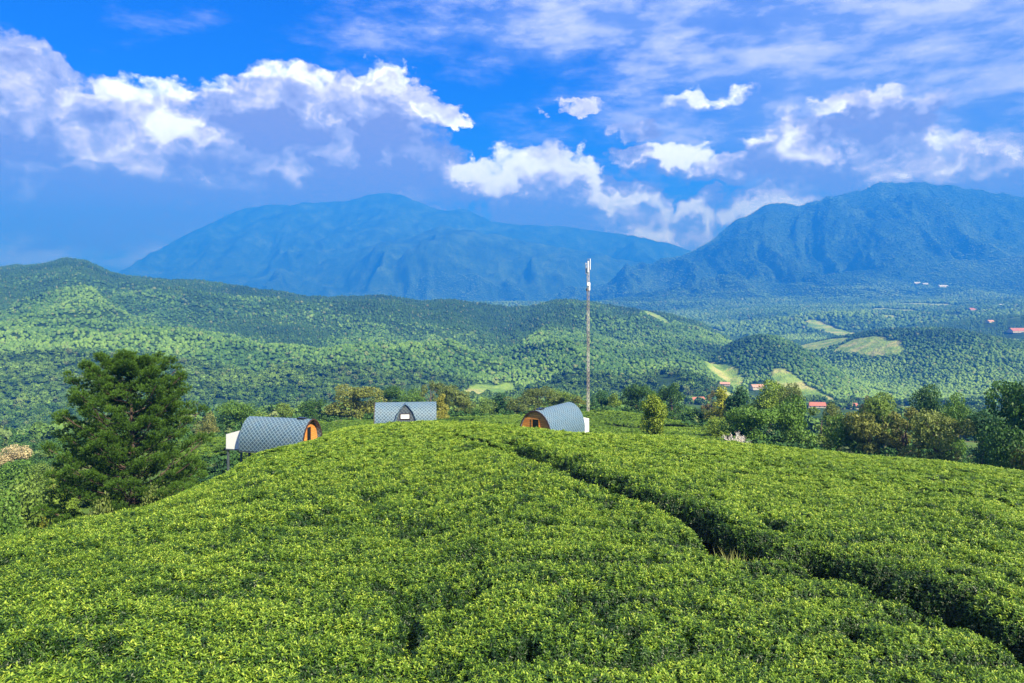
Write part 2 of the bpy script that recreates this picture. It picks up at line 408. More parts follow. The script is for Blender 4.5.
# ------------------------------------------------------------------ ground sheets
def ground_mat():
    m, t, out = new_mat('grass_ground')
    g = t.n('ShaderNodeTexCoord').outputs['Object']
    n1 = t.noise(g, 0.12, 6, 0.6); n2 = t.noise(g, 2.2, 5, 0.7)
    grass = t.ramp(n1, [(0.3, (0.045,0.10,0.018)), (0.5, (0.09,0.16,0.028)), (0.7, (0.17,0.22,0.05))])
    grass = t.mix(t.mapr(n2, 0.3, 0.75), t.mix(1.0, grass, (0.55,0.6,0.55), 'MULTIPLY'), t.mix(1.0, grass, (1.3,1.25,1.1), 'MULTIPLY'))
    soil = t.mix(n2, (0.09,0.055,0.03), (0.20,0.13,0.07))
    c = t.mix(t.attr('soil'), grass, soil)
    n3 = t.noise(g, 0.03, 5, 0.6); 
    fl = t.ramp(n3, [(0.35, (0.20,0.26,0.05)), (0.5, (0.38,0.38,0.12)), (0.62, (0.46,0.38,0.20)), (0.75, (0.22,0.30,0.07))])
    wv = t.n('ShaderNodeTexWave'); wv.bands_direction = 'Y'; t.put(wv.inputs['Vector'], g); wv.inputs['Scale'].default_value = 0.02; wv.inputs['Distortion'].default_value = 6; wv.inputs['Detail'].default_value = 3
    fl = t.mix(t.mapr(wv.outputs[0], 0.3, 0.0), fl, (0.10,0.15,0.03))
    c = t.mix(t.attr('farm'), c, fl)
    p = t.n('ShaderNodeBsdfPrincipled'); t.put(p.inputs['Base Color'], c); p.inputs['Roughness'].default_value = 0.9; p.inputs['Specular IOR Level'].default_value = 0.15
    b = t.n('ShaderNodeBump'); b.inputs['Strength'].default_value = 0.6; b.inputs['Distance'].default_value = 0.15; t.put(b.inputs['Height'], n2); t.put(p.inputs['Normal'], b.outputs[0])
    t.put(out.inputs[0], p.outputs[0]); return m
def slope_mat():
    m, t, out = new_mat('wooded_slope')
    g = t.n('ShaderNodeTexCoord').outputs['Object']
    n1 = t.noise(g, 0.004, 5, 0.6); n2 = t.noise(g, 0.035, 5, 0.7)
    c = t.ramp(n1, [(0.3, (0.018,0.045,0.016)), (0.5, (0.035,0.08,0.022)), (0.7, (0.07,0.13,0.03))])
    c = t.mix(t.mapr(n2, 0.35, 0.7), t.mix(1.0, c, (0.5,0.55,0.5), 'MULTIPLY'), t.mix(1.0, c, (1.4,1.35,1.2), 'MULTIPLY'))
    n3 = t.noise(g, 0.02, 5, 0.6)
    fl = t.ramp(n3, [(0.35, (0.11,0.21,0.045)), (0.5, (0.22,0.32,0.07)), (0.62, (0.36,0.35,0.14)), (0.75, (0.14,0.26,0.055))])
    c = t.mix(t.attr('farm'), c, fl)
    p = t.n('ShaderNodeBsdfPrincipled'); t.put(p.inputs['Base Color'], c); p.inputs['Roughness'].default_value = 0.95; p.inputs['Specular IOR Level'].default_value = 0.1
    b = t.n('ShaderNodeBump'); b.inputs['Strength'].default_value = 1.0; b.inputs['Distance'].default_value = 12; t.put(b.inputs['Height'], n2); t.put(p.inputs['Normal'], b.outputs[0])
    t.put(out.inputs[0], p.outputs[0]); return m
GM = ground_mat(); SM = slope_mat()

# path between the two tea beds, from pixel trace laid on the canopy table
def ray_ground(px, py):
    ss = np.exp(np.linspace(math.log(5), math.log(70), 1500))
    X = (px-CX)/F*ss; zt_ = zterrain(X, ss, False); zr = -(py-HY)/F*ss
    k = np.argmax(zr < zt_); return X[k]*K, ss[k]*K
pth = [(1110,712),(1034,654),(1018,646),(993,631),(967,619),(942,606),(917,601),(875,587),(834,576),(812,563),(781,560),(758,553),(734,544),(707,532),(697,524),(671,510),(646,503),(613,492),(583,480),(558,467),(537,460),(516,452),(494,445)]
path_xy = np.array([ray_ground(a, b) for a, b in pth])
PATH_END = path_xy[-1].copy()
e = path_xy[-1] - path_xy[-2]; path_xy = np.vstack([path_xy, path_xy[-1] + e/np.linalg.norm(e)*40])
e = path_xy[0] - path_xy[1]; path_xy = np.vstack([path_xy[0] + e/np.linalg.norm(e)*12, path_xy])
def path_sd(x, y):
    best = np.full(x.shape, 1e9); sg = np.ones(x.shape)
    for a, b in zip(path_xy[:-1], path_xy[1:]):
        d = b - a; L2 = d @ d
        tt = np.clip(((x-a[0])*d[0] + (y-a[1])*d[1])/L2, 0, 1)
        dx = x-(a[0]+tt*d[0]); dy = y-(a[1]+tt*d[1]); dist = np.hypot(dx, dy)
        cr = d[0]*(y-a[1]) - d[1]*(x-a[0])      # >0 on the left of the walking direction (away from camera)
        m = dist < best; best = np.where(m, dist, best); sg = np.where(m, np.where(cr > 0, -1, 1), sg)
    return best*sg
farms = [(495,385,32,9,600),(740,378,34,8,640),(905,330,12,6,1500),(812,344,20,6,1250),(920,396,50,9,560),(835,330,12,5,1700),(925,300,16,4,2600),(985,295,12,3,2600),(870,350,18,5,1050),(880,372,22,5,760),(720,388,16,4,820),(860,318,14,4,2000),(760,318,16,4,2100),(700,330,16,4,1900),(950,350,12,4,1200),(985,372,14,4,700),(830,388,18,4,640),(900,308,14,3,2300),(655,345,10,3,1300),(800,375,16,4,720)]
def grid_sheet(name, s0, s1, ns, mat, u_n=760, ring=False):
    core = np.arctan(np.linspace(-1.0, 1.0, u_n))
    side = np.linspace(core[-1], math.pi, 26)[1:]
    az = np.concatenate([-side[::-1], core, side]) if ring else np.arctan(np.linspace(-1.3, 1.3, u_n+200))
    s = np.exp(np.linspace(math.log(s0), math.log(s1), ns))
    A, S_ = np.meshgrid(az, s, indexing='ij')
    R = S_/np.maximum(np.cos(A), math.cos(math.radians(53)))
    X = R*np.sin(A); Y = R*np.cos(A)
    Zz = zterrain(X, Y)
    return X*K, Y*K, Zz*K, A, S_
def farm_mask(X, Y, Zz):
    with np.errstate(divide='ignore', invalid='ignore'):
        px = CX + F*X/np.maximum(Y, 1); 
    d = Y/K; out = np.zeros(X.shape)
    for (a, b, rx, ry, dep) in farms:
        cx = (a-CX)/F*dep
        rr = np.hypot((X/K-cx)/(rx/F*dep), (d-dep)/(dep*0.09)) + 0.35*fbm(X/K/(dep*0.03), Y/K/(dep*0.03), 0, 3, int(a))
        out = np.maximum(out, sstep(1.05, 0.9, rr))
    return out
def quads(n, m, base=0):
    i = np.arange(n-1)[:,None]*m; j = np.arange(m-1)[None,:]
    a = (i+j).ravel()+base
    return np.stack([a, a+m, a+m+1, a+1], 1)
def sheet_obj(name, s0, s1, ns, mat, ring=False, drop=None, u_n=760, near=False):
    X, Y, Zz, A, S_ = grid_sheet(name, s0, s1, ns, mat, u_n, ring)
    fm = farm_mask(X, Y, Zz)
    so_ = np.zeros(X.shape)
    if near:
        sdp = np.abs(path_sd(X.ravel(), Y.ravel())).reshape(X.shape)
        so_ = np.where(S_ < 60, sstep(2.0, 0.9, sdp), 0)*np.clip(0.7+0.6*fbm(X*1.2, Y*1.2, 0, 3, 5), 0, 1)
        bed = S_ < np.interp(np.tan(np.clip(A,-.9,.9)), UG, ycG) + 4
        so_ = np.maximum(so_, np.where(bed, 0.8, 0))
        so_ = np.maximum(so_, 0.8*sstep(0.25, 0.5, fbm(X/9, Y/9, 0, 4, 77))*(S_ > 60))
    Zz = Zz - TH
    o = mesh_obj(name, np.stack([X, Y, Zz], -1).reshape(-1, 3), quads(*X.shape), mat, smooth=True)
    vattr(o, 'farm', fm); vattr(o, 'soil', so_)
    tag(o, kind='structure'); return o
SB = [3.1, 300, 2700, 5900, 9500]
sheet_obj('ground', 3.1, SB[1], 420, GM, ring=True, near=True)
sheet_obj('wooded_hills', SB[1], SB[2], 420, SM, ring=True)
# the two mountains: ridge sheets down to the plain
sheet_obj('right_mountain', SB[2], SB[3], 260, SM, ring=True)
sheet_obj('left_mountain', SB[3], SB[4], 200, SM, ring=True)

# ------------------------------------------------------------------ scattering by geometry nodes (leaves, crowns of the massed woods)
proto_n = [0]
def proto_collection(name, objs):
    c = bpy.data.collections.new(name)
    for i, o in enumerate(objs):
        c.objects.link(o)
    return c
def scatter(name, pts, rot, scl, idx, attrs, coll, parent=None):
    me = bpy.data.meshes.new(name); me.vertices.add(len(pts)); me.vertices.foreach_set('co', np.asarray(pts, np.float32).ravel())
    a = me.attributes.new('rot', 'FLOAT_VECTOR', 'POINT'); a.data.foreach_set('vector', np.asarray(rot, np.float32).ravel())
    a = me.attributes.new('scl', 'FLOAT_VECTOR', 'POINT'); a.data.foreach_set('vector', np.asarray(scl, np.float32).ravel())
    a = me.attributes.new('idx', 'INT', 'POINT'); a.data.foreach_set('value', np.asarray(idx, np.int32).ravel())
    for k, v in attrs.items():
        a = me.attributes.new(k, 'FLOAT', 'POINT'); a.data.foreach_set('value', np.asarray(v, np.float32).ravel())
    o = bpy.data.objects.new(name, me); COL.objects.link(o)
    if parent: o.parent = parent
    ng = bpy.data.node_groups.new(name, 'GeometryNodeTree')
    ng.interface.new_socket('Geometry', in_out='INPUT', socket_type='NodeSocketGeometry')
    ng.interface.new_socket('Geometry', in_out='OUTPUT', socket_type='NodeSocketGeometry')
    gi = ng.nodes.new('NodeGroupInput'); go = ng.nodes.new('NodeGroupOutput')
    ip = ng.nodes.new('GeometryNodeInstanceOnPoints'); ci = ng.nodes.new('GeometryNodeCollectionInfo')
    ci.inputs['Collection'].default_value = coll; ci.inputs['Separate Children'].default_value = True; ci.inputs['Reset Children'].default_value = True
    def na(nm, dt):
        n = ng.nodes.new('GeometryNodeInputNamedAttribute'); n.data_type = dt; n.inputs['Name'].default_value = nm; return n.outputs['Attribute']
    e2 = ng.nodes.new('FunctionNodeEulerToRotation')
    L = ng.links.new
    L(gi.outputs[0], ip.inputs['Points']); L(ci.outputs[0], ip.inputs['Instance']); ip.inputs['Pick Instance'].default_value = True
    L(na('idx','INT'), ip.inputs['Instance Index']); L(na('rot','FLOAT_VECTOR'), e2.inputs[0]); L(e2.outputs[0], ip.inputs['Rotation'])
    L(na('scl','FLOAT_VECTOR'), ip.inputs['Scale']); L(ip.outputs[0], go.inputs[0])
    md = o.modifiers.new('scatter', 'NODES'); md.node_group = ng
    return o
def euler_from_n(nrm, spin):
    """euler turning +Z to nrm after a spin about Z"""
    z = nrm/np.linalg.norm(nrm, axis=1, keepdims=True)
    a = np.stack([np.cos(spin), np.sin(spin), np.zeros_like(spin)], 1)
    x = a - z*np.sum(a*z, 1, keepdims=True); x /= np.linalg.norm(x, axis=1, keepdims=True)
    y = np.cross(z, x)
    ry = np.arcsin(np.clip(-x[:,2], -1, 1)); rx = np.arctan2(y[:,2], z[:,2]); rz = np.arctan2(x[:,1], x[:,0])
    return np.stack([rx, ry, rz], 1)

# tea sprigs
GRASS = ray_ground(728, 549)
def leaf_geo(L, W, fold, droop):
    # 7 points: base, 2 mid-sides, mid rib, 2 upper sides, tip; bent along its length
    return np.array([(0,0,0),(L*.3,W*.5,fold*W),(L*.35,0,L*.02),(L*.3,-W*.5,fold*W),(L*.7,W*.42,fold*W-droop*L*.5),(L*.72,0,-droop*L*.5),(L*.7,-W*.42,fold*W-droop*L*.5),(L,0,-droop*L)]), [(0,2,1),(0,3,2),(1,2,5,4),(2,3,6,5),(4,5,7),(5,6,7)]
def sprig(kind, seed):
    r = np.random.default_rng(seed); mb = MB(); yo = []
    def leaf(z, ang, up, L, W, y, droop=.25, rad=0.0):
        P, Fs = leaf_geo(L, W, .22, droop)
        ca, sa = math.cos(up), math.sin(up)
        Q = np.stack([P[:,0]*ca - P[:,2]*sa, P[:,1], P[:,0]*sa + P[:,2]*ca], 1); Q[:,0] += rad
        c, s = math.cos(ang), math.sin(ang)
        Q = np.stack([Q[:,0]*c - Q[:,1]*s, Q[:,0]*s + Q[:,1]*c, Q[:,2] + z], 1)
        mb.add(Q, Fs); yo.extend([y]*len(P))
    if kind == 'young':
        for i in range(9):
            h = 0.02 + i*0.016
            leaf(h, i*2.4 + r.uniform(-.4,.4), 0.15 + i*0.085 + r.uniform(-.3,.3), r.uniform(.08,.12)*(1-.03*i), .028, min(1, max(.1, .42 + i*.055 + r.uniform(-.28,.28))), .3)
    elif kind == 'old':
        for i in range(9):
            leaf(-0.03 + i*0.013, i*2.4 + r.uniform(-.5,.5), r.uniform(-.2,.55), r.uniform(.09,.125), .046, r.uniform(.05,.38), .35, .01)
    else:                                   # broad tuft, for the far part of the beds
        for i in range(30):
            a = r.uniform(0, 6.28); q = r.uniform(0,.17)
            P, Fs = leaf_geo(r.uniform(.10,.15), .055, .2, .3); up = r.uniform(.1,1.1)
            Q = np.stack([P[:,0]*math.cos(up) - P[:,2]*math.sin(up), P[:,1], P[:,0]*math.sin(up) + P[:,2]*math.cos(up)], 1)
            Q = np.stack([Q[:,0]*math.cos(a) - Q[:,1]*math.sin(a), Q[:,0]*math.sin(a) + Q[:,1]*math.cos(a), Q[:,2]], 1)
            b = r.uniform(0, 6.28); zz = r.uniform(-.06,.12)
            Q += np.array([q*math.cos(b), q*math.sin(b), zz]); mb.add(Q, Fs); yo.extend([np.clip(.35 + zz*4 + r.uniform(-.15,.2), 0, 1)]*len(P))
    o = mesh_obj('tea_sprig', mb.v, mb.f, TEA, link=False); vattr(o, 'young', yo); return o
sprigs = []
for i, kd in enumerate(['young','young','young','old','old','tuft','tuft']):
    o = sprig(kd, 100+i); o.name = 'a%d_sprig' % i; sprigs.append(o)
SPR = proto_collection('tea_sprigs', sprigs)

def row_field(x, y):
    """depth of the plucking-row furrows (0..1) and the lumps of single bushes"""
    wob = 1.1*fbm(x/9, y/9, 0, 3, 21) + 0.35*fbm(x/2.2, y/2.2, 0, 2, 24)
    v = (y + 0.007*x*x*np.where(x<0,1,.35) - 0.06*x + wob*1.3)/1.75
    fr = np.abs(v - np.round(v))*1.75
    pres = sstep(-0.35, 0.25, fbm(x/3.5, y/3.5, 0, 3, 33))
    gap = np.exp(-(fr/0.17)**2)*(0.25+0.75*pres)
    # cross gaps between bushes in a row
    v2 = (x + 0.6*np.sin(np.round(v)*2.3) + 0.4*fbm(x/3,y/3,0,2,35))/1.5
    fr2 = np.abs(v2 - np.round(v2))*1.5
    gap2 = np.exp(-(fr2/0.13)**2)*sstep(0.0, 0.5, fbm(x/2.5, y/2.5, 0, 2, 37))*0.6
    dome = -0.16*((np.clip(fr,0,.87)-.87)/.87)**2
    return np.maximum(gap, gap2), dome
def tea_height(x, y, sdp):
    g, dome = row_field(x, y)
    lump = 0.13*fbm(x/0.9, y/0.9, 0, 3, 41) + 0.10*fbm(x/3.2, y/3.2, 0, 2, 45)
    hole = sstep(0.30, 0.55, fbm(x/1.2, y/0.9, 0, 3, 52))*0.55
    edge = np.abs(sdp) + 0.22*fbm(x/0.8, y/0.8, 0, 3, 61)
    far_ = sstep(45, 85, y)
    hw = np.where(sdp > 0, 0.54, 0.34)*(1-.45*far_)
    tt = np.clip((edge-hw)/np.where(sdp > 0, .6, .5), 0, 1)
    prof = np.sqrt(np.clip(1-(1-tt)**2, 0, 1))
    gd = np.hypot(x-GRASS[0], y-GRASS[1]); prof = prof*sstep(.7, 1.5, gd + .25*fbm(x/.8, y/.8, 0, 2, 3))
    closed = sstep(PATH_END[1]-9, PATH_END[1]+3, y)*0.94
    prof = np.maximum(prof, closed)
    lift = np.where(sdp > 0, 0.38*np.exp(-np.clip(sdp,0,99)/7.0), 0)*(1-sstep(35,65,y))
    h = (TH + lift + lump + dome - 0.42*g - hole)*prof
    return h, prof, g, lift
def bed_top(X, Y, sdp): 
    h, prof, g, lift = tea_height(X, Y, sdp)
    return zw(X, Y) - TH + h, prof, g
def sample_surface(V, Fq, wfun, total):
    tri = np.vstack([Fq[:,[0,1,2]], Fq[:,[0,2,3]]])
    a, b, c = V[tri[:,0]], V[tri[:,1]], V[tri[:,2]]
    nrm = np.cross(b-a, c-a); ar = np.linalg.norm(nrm, axis=1)*.5
    cen = (a+b+c)/3
    wgt = ar*wfun(cen)
    n = int(min(total, wgt.sum()))
    k = rng.choice(len(tri), n, p=wgt/wgt.sum())
    r1 = np.sqrt(rng.random(n))[:,None]; r2 = rng.random(n)[:,None]
    P = a[k]*(1-r1) + b[k]*r1*(1-r2) + c[k]*r1*r2
    nn = nrm[k]/np.maximum(np.linalg.norm(nrm[k], axis=1, keepdims=True), 1e-9)
    nn = np.where(nn[:,2:3] < 0, -nn, nn)
    return P, nn
def make_bed(name, side, label):
    u = np.linspace(-1.15 if side < 0 else -0.35, 0.95 if side > 0 else 0.9, 1250 if side < 0 else 900)
    s = np.exp(np.linspace(math.log(7.6), math.log(68), 1050))
    U, S_ = np.meshgrid(u, s, indexing='ij'); X = U*S_*K; Y = S_*K
    sdp = path_sd(X.ravel(), Y.ravel()).reshape(X.shape)
    Zt, prof, g = bed_top(X, Y, sdp)
    yc = np.interp(U, UG, ycG)
    ok = (sdp*side > 0) & (prof > 0.02) & (S_ < yc + 4.5)
    # the tea stops short of the cabins' platforms
    for (cx, cy, rr) in CLEAR:
        ok &= np.hypot(X-cx, Y-cy) > rr
    q = quads(*X.shape); okf = ok.ravel(); q = q[okf[q].all(1)]
    V = np.stack([X, Y, Zt], -1).reshape(-1, 3)
    used = np.zeros(len(V), bool); used[q.ravel()] = True
    mp = np.cumsum(used)-1; Vc = V[used]; Vc = Vc.copy(); q = mp[q]
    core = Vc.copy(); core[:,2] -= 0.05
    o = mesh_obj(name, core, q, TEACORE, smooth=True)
    tag(o, label, 'tea bushes', kind='stuff')
    def wf(c):
        d = np.hypot(c[:,0], c[:,1]); 
        w_ = np.where(d < 28, 290, np.where(d < 42, 170, 0))
        return w_*(np.abs(c[:,0]) < c[:,1]*0.8+2)
    P, nn = sample_surface(Vc, q, wf, 330000)
    def wf2(c):
        d = np.hypot(c[:,0], c[:,1]); return np.where(d < 38, 0, np.where(d < 60, 62, 44))*(np.abs(c[:,0]) < c[:,1]*0.8+2)
    P2, nn2 = sample_surface(Vc, q, wf2, 300000)
    n1, n2 = len(P), len(P2); print(name, n1, n2)
    P = np.vstack([P, P2]); nn = np.vstack([nn, nn2]); n = n1+n2
    isn = np.arange(n) < n1
    up = np.array([0,0,1.0]); 
    d = nn*0.75 + up*0.55 + rng.normal(0, .24, (n,3)); d[:,2] = np.maximum(d[:,2], .05)
    sl = 1-nn[:,2]
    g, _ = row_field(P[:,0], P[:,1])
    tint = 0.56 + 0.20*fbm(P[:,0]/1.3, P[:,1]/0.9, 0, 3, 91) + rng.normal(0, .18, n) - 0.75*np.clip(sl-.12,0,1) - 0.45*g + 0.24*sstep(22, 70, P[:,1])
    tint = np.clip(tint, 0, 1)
    old = rng.random(n) > 0.35 + 0.55*tint
    idx = np.where(isn, np.where(old, 3 + rng.integers(0,2,n), rng.integers(0,3,n)), 5 + rng.integers(0,2,n))
    sc = rng.uniform(.6, 1.2, n)*np.where(isn, np.where(np.hypot(P[:,0],P[:,1]) < 28, 1.0, 1.3), np.where(P[:,1] < 60, .8, .95))
    P[:,2] += np.where(isn, -0.02, 0.0) + rng.normal(0, .03, n) 
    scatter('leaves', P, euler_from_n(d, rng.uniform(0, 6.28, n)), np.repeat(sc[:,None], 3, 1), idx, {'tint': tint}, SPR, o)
    return o

# cabins' places (pixel column, design depth, heading of the front)
def P2(px, dep): return ((px-CX)/F*dep*K, dep*K)
cabL_front = P2(312.5, 47.8); cabL_rear = P2(250, 49.0)
cabR_front = P2(535, 49.0); cabR_rear = P2(569.5, 53.2)
cabM_c = P2(406, 61.0)
CLEAR = []
for (a, b) in ((cabL_front, cabL_rear), (cabR_front, cabR_rear)):
    for k in np.linspace(0, 1, 5): CLEAR.append((a[0]*(1-k)+b[0]*k, a[1]*(1-k)+b[1]*k, 2.3))
for k in (-4.5,-3,-1.5,0,1.5,3,4.5): CLEAR.append((cabM_c[0]+k, cabM_c[1], 3.0))
bedL = make_bed('tea_hedges', -1, 'broad bed of bright green tea bushes filling the foreground left of the dark path')
bedR = make_bed('tea_hedges', 1, 'bed of tea bushes right of the dark path, reaching the woodland edge')

# terraced tea beyond the cabins
def make_terrace():
    u = np.linspace(-0.62, 0.34, 700); s = np.exp(np.linspace(math.log(58), math.log(132), 700))
    U, S_ = np.meshgrid(u, s, indexing='ij'); X = U*S_*K; Y = S_*K
    wob = 1.5*fbm(X/22, Y/22, 0, 3, 5)
    sl = X*0.10*np.where(U>0.2, 4.0, np.where(U<-.2,-4,0)) 
    v = (Y + wob + np.where(U < -0.25, 0.55*X, 0) + np.where(U > 0.22, -0.9*(X-0.22*Y), 0))/4.2
    fr = np.abs(v-np.round(v))*4.2
    tt = np.clip((fr-0.75)/0.9, 0, 1); prof = np.sqrt(1-(1-tt)**2)
    h = (1.05 + .15*fbm(X/1.2, Y/1.2, 0, 3, 8))*prof
    edge = sstep(0.34, 0.31, U)*sstep(-0.62, -0.58, U)
    yc = np.interp(U, UG, ycG)
    holes = fbm(X/13, Y/13, 0, 3, 87)
    ok = (prof > .02) & (edge > .3) & (S_ > yc + 7) & (holes < 0.33) & ~((U < -0.36) & (fbm(X/10, Y/10, 0, 2, 15) > 0.22))
    for (cx, cy, rr) in CLEAR: ok &= np.hypot(X-cx, Y-cy) > rr+.6
    Zt = zw(X, Y) - TH + h
    q = quads(*X.shape); okf = ok.ravel(); q = q[okf[q].all(1)]
    V = np.stack([X, Y, Zt], -1).reshape(-1, 3)
    used = np.zeros(len(V), bool); used[q.ravel()] = True
    mp = np.cumsum(used)-1; Vc = V[used].copy(); q = mp[q]
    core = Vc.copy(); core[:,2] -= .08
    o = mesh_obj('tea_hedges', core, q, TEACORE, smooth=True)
    tag(o, 'terraced rows of tea hedges on the lower slopes beyond the arched cabins', 'tea bushes', kind='stuff')
    P, nn = sample_surface(Vc, q, lambda c: np.full(len(c), 7.5), 120000); n = len(P); print('terrace', n)
    d = nn*.8 + np.array([0,0,.5]) + rng.normal(0,.2,(n,3)); d[:,2] = np.maximum(d[:,2], .05)
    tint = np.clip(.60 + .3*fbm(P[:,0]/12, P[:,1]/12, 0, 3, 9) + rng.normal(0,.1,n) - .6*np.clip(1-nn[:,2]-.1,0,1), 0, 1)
    sc = rng.uniform(1.5, 2.2, n)
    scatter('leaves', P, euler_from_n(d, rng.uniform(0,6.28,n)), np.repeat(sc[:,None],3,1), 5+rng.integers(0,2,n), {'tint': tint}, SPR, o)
make_terrace()

def leaf_cloud(lobes, n, leaf, seed, shell=.55, flat=0.0, elong=1.0):
    """n leaf tufts spread through the outer volume of ellipsoid lobes -> verts, quads, tone"""
    r = np.random.default_rng(seed)
    lob = np.array(lobes, float); vol = lob[:,3]*lob[:,4]*lob[:,5]; vol = vol**.72
    k = r.choice(len(lob), n, p=vol/vol.sum())
    d = r.normal(0, 1, (n,3)); d /= np.linalg.norm(d, axis=1, keepdims=True)
    rad = (shell + (1-shell)*r.random(n)**.6)*(1 + .16*vnoise(d[:,0]*2.6+k*3.1, d[:,1]*2.6, d[:,2]*2.6, seed))
    # cut clumps: drop where a noise hollow bites into the lobe
    c = lob[k,:3] + d*rad[:,None]*lob[k,3:6]
    hol = vnoise(c[:,0]*.9, c[:,1]*.9, c[:,2]*.9, seed+5)
    kp = (hol > -.42) | (r.random(n) < .25)
    c, d, k = c[kp], d[kp], k[kp]; n = len(c)
    nrm = d*.7 + r.normal(0, .6, (n,3)) + np.array([0,0,.35+flat]); nrm /= np.linalg.norm(nrm, axis=1, keepdims=True)
    a = np.cross(nrm, r.normal(0,1,(n,3))); a /= np.linalg.norm(a, axis=1, keepdims=True); b = np.cross(nrm, a)
    s = leaf*np.exp(r.normal(0,.3,n))[:,None]
    p0 = c - a*s*.5*elong; p1 = c + b*s*.42 + nrm*s*.12; p2 = c + a*s*.6*elong - nrm*s*.18; p3 = c - b*s*.38 - nrm*s*.05
    V = np.stack([p0, p1, p2, p3], 1).reshape(-1,3); Q = np.arange(4*n).reshape(-1,4)
    tone = np.clip(.45 + .25*r.normal(0,1,n)*.8 + .3*vnoise(c[:,0]*.7, c[:,1]*.7, c[:,2]*.7, seed+8) + (r.random(len(lob))[k]-.5)*.35, 0, 1)
    return V, Q, np.repeat(tone, 4)
def make_lobes(kind, seed):
    """crown of unit height standing on z=0, with half width about .5"""
    r = np.random.default_rng(seed); L = []
    if kind == 'round':
        for i in range(13):
            a = r.uniform(0,6.28); q = r.uniform(.05,.32); z = r.uniform(.30,.80); q *= (1.15-abs(z-.5))
            s = r.uniform(.13,.22); L.append((q*math.cos(a), q*math.sin(a), z, s, s, s*.8))
    elif kind == 'wide':
        for i in range(15):
            a = r.uniform(0,6.28); q = r.uniform(.1,.42); z = r.uniform(.25,.78)*(1.05-q*.5)
            s = r.uniform(.12,.2); L.append((q*math.cos(a), q*math.sin(a), z, s*1.15, s*1.15, s*.75))
    elif kind == 'tall':
        for i in range(12):
            a = r.uniform(0,6.28); z = .12+.8*i/12; q = r.uniform(.02,.2)*(1.2-z)
            s = .17*(1.25-z*.75)*r.uniform(.8,1.2); L.append((q*math.cos(a), q*math.sin(a), z, s, s, s))
    elif kind == 'airy':
        for i in range(18):
            a = r.uniform(0,6.28); q = r.uniform(.1,.4); z = r.uniform(.15,.9); q *= math.sqrt(max(.1,1-(2*z-1)**2*.8))
            s = r.uniform(.06,.13); L.append((q*math.cos(a), q*math.sin(a), z, s, s, s*.8))
    elif kind == 'oval':
        for i in range(20):
            a = r.uniform(0,6.28); z = .30+.58*(i+.5)/20; q = .20*math.sqrt(max(.05, 1-((z-.58)/.34)**2))*r.uniform(.4,1.1)
            s = r.uniform(.10,.15); L.append((q*math.cos(a), q*math.sin(a), z, s, s, s*1.1))
    elif kind == 'bush':
        for i in range(12):
            a = r.uniform(0,6.28); q = r.uniform(0,.38); z = r.uniform(.12,.68)*(1.1-q)
            s = r.uniform(.15,.26); L.append((q*math.cos(a), q*math.sin(a), z, s, s, s))
    return L
# ------------------------------------------------------------------ massed forest
def blob_crown(seed, kind):
    import bmesh
    bm = bmesh.new(); bmesh.ops.create_icosphere(bm, subdivisions=3, radius=1.0)
    V = np.array([v.co[:] for v in bm.verts])
    if kind == 'pine':
        r = (1-np.clip(V[:,2]*.5+.5,0,1))**.6
        V[:,0] *= .5+.5*r; V[:,1] *= .5+.5*r; V[:,2] *= 1.15
        V[:,:2] *= 0.85
    n = vnoise(V[:,0]*1.9+seed, V[:,1]*1.9, V[:,2]*1.9, seed)
    n2 = np.abs(vnoise(V[:,0]*4.2, V[:,1]*4.2+seed, V[:,2]*4.2, seed+3))
    n3 = np.random.default_rng(seed).normal(0, .06, len(V))
    V = V*(1 + .28*n - .34*n2 + n3)[:,None]
    V[:,2] = np.where(V[:,2] < -.45, -.45 + (V[:,2]+.45)*.3, V[:,2])
    V[:,2] += 0.45
    fs = np.array([[v.index for v in f.verts] for f in bm.faces]); bm.free()
    return mesh_obj('crown', V, fs, FOREST, link=False)
crowns = []
for i in range(8):
    o = blob_crown(200+i*7, 'pine' if i >= 5 else 'round'); o.name = 'b%d_crown' % i; crowns.append(o)
CRW = proto_collection('forest_crowns', crowns)
clrs = []
def build_leafy():
    for i in range(8):
        L = make_lobes('tall' if i >= 5 else 'round', 700+i); L = [(2.2*a, 2.2*b, 2.2*c-.3, 2.2*d, 2.2*e, 2.2*f) for (a,b,c,d,e,f) in L]
        V, Q, tn = leaf_cloud(L, 380, .34, 700+i); o = mesh_obj('d%d_crown' % i, V, Q, FOREST, link=False); clrs.append(o)
build_leafy(); CRL = proto_collection('leafy_crowns', clrs)
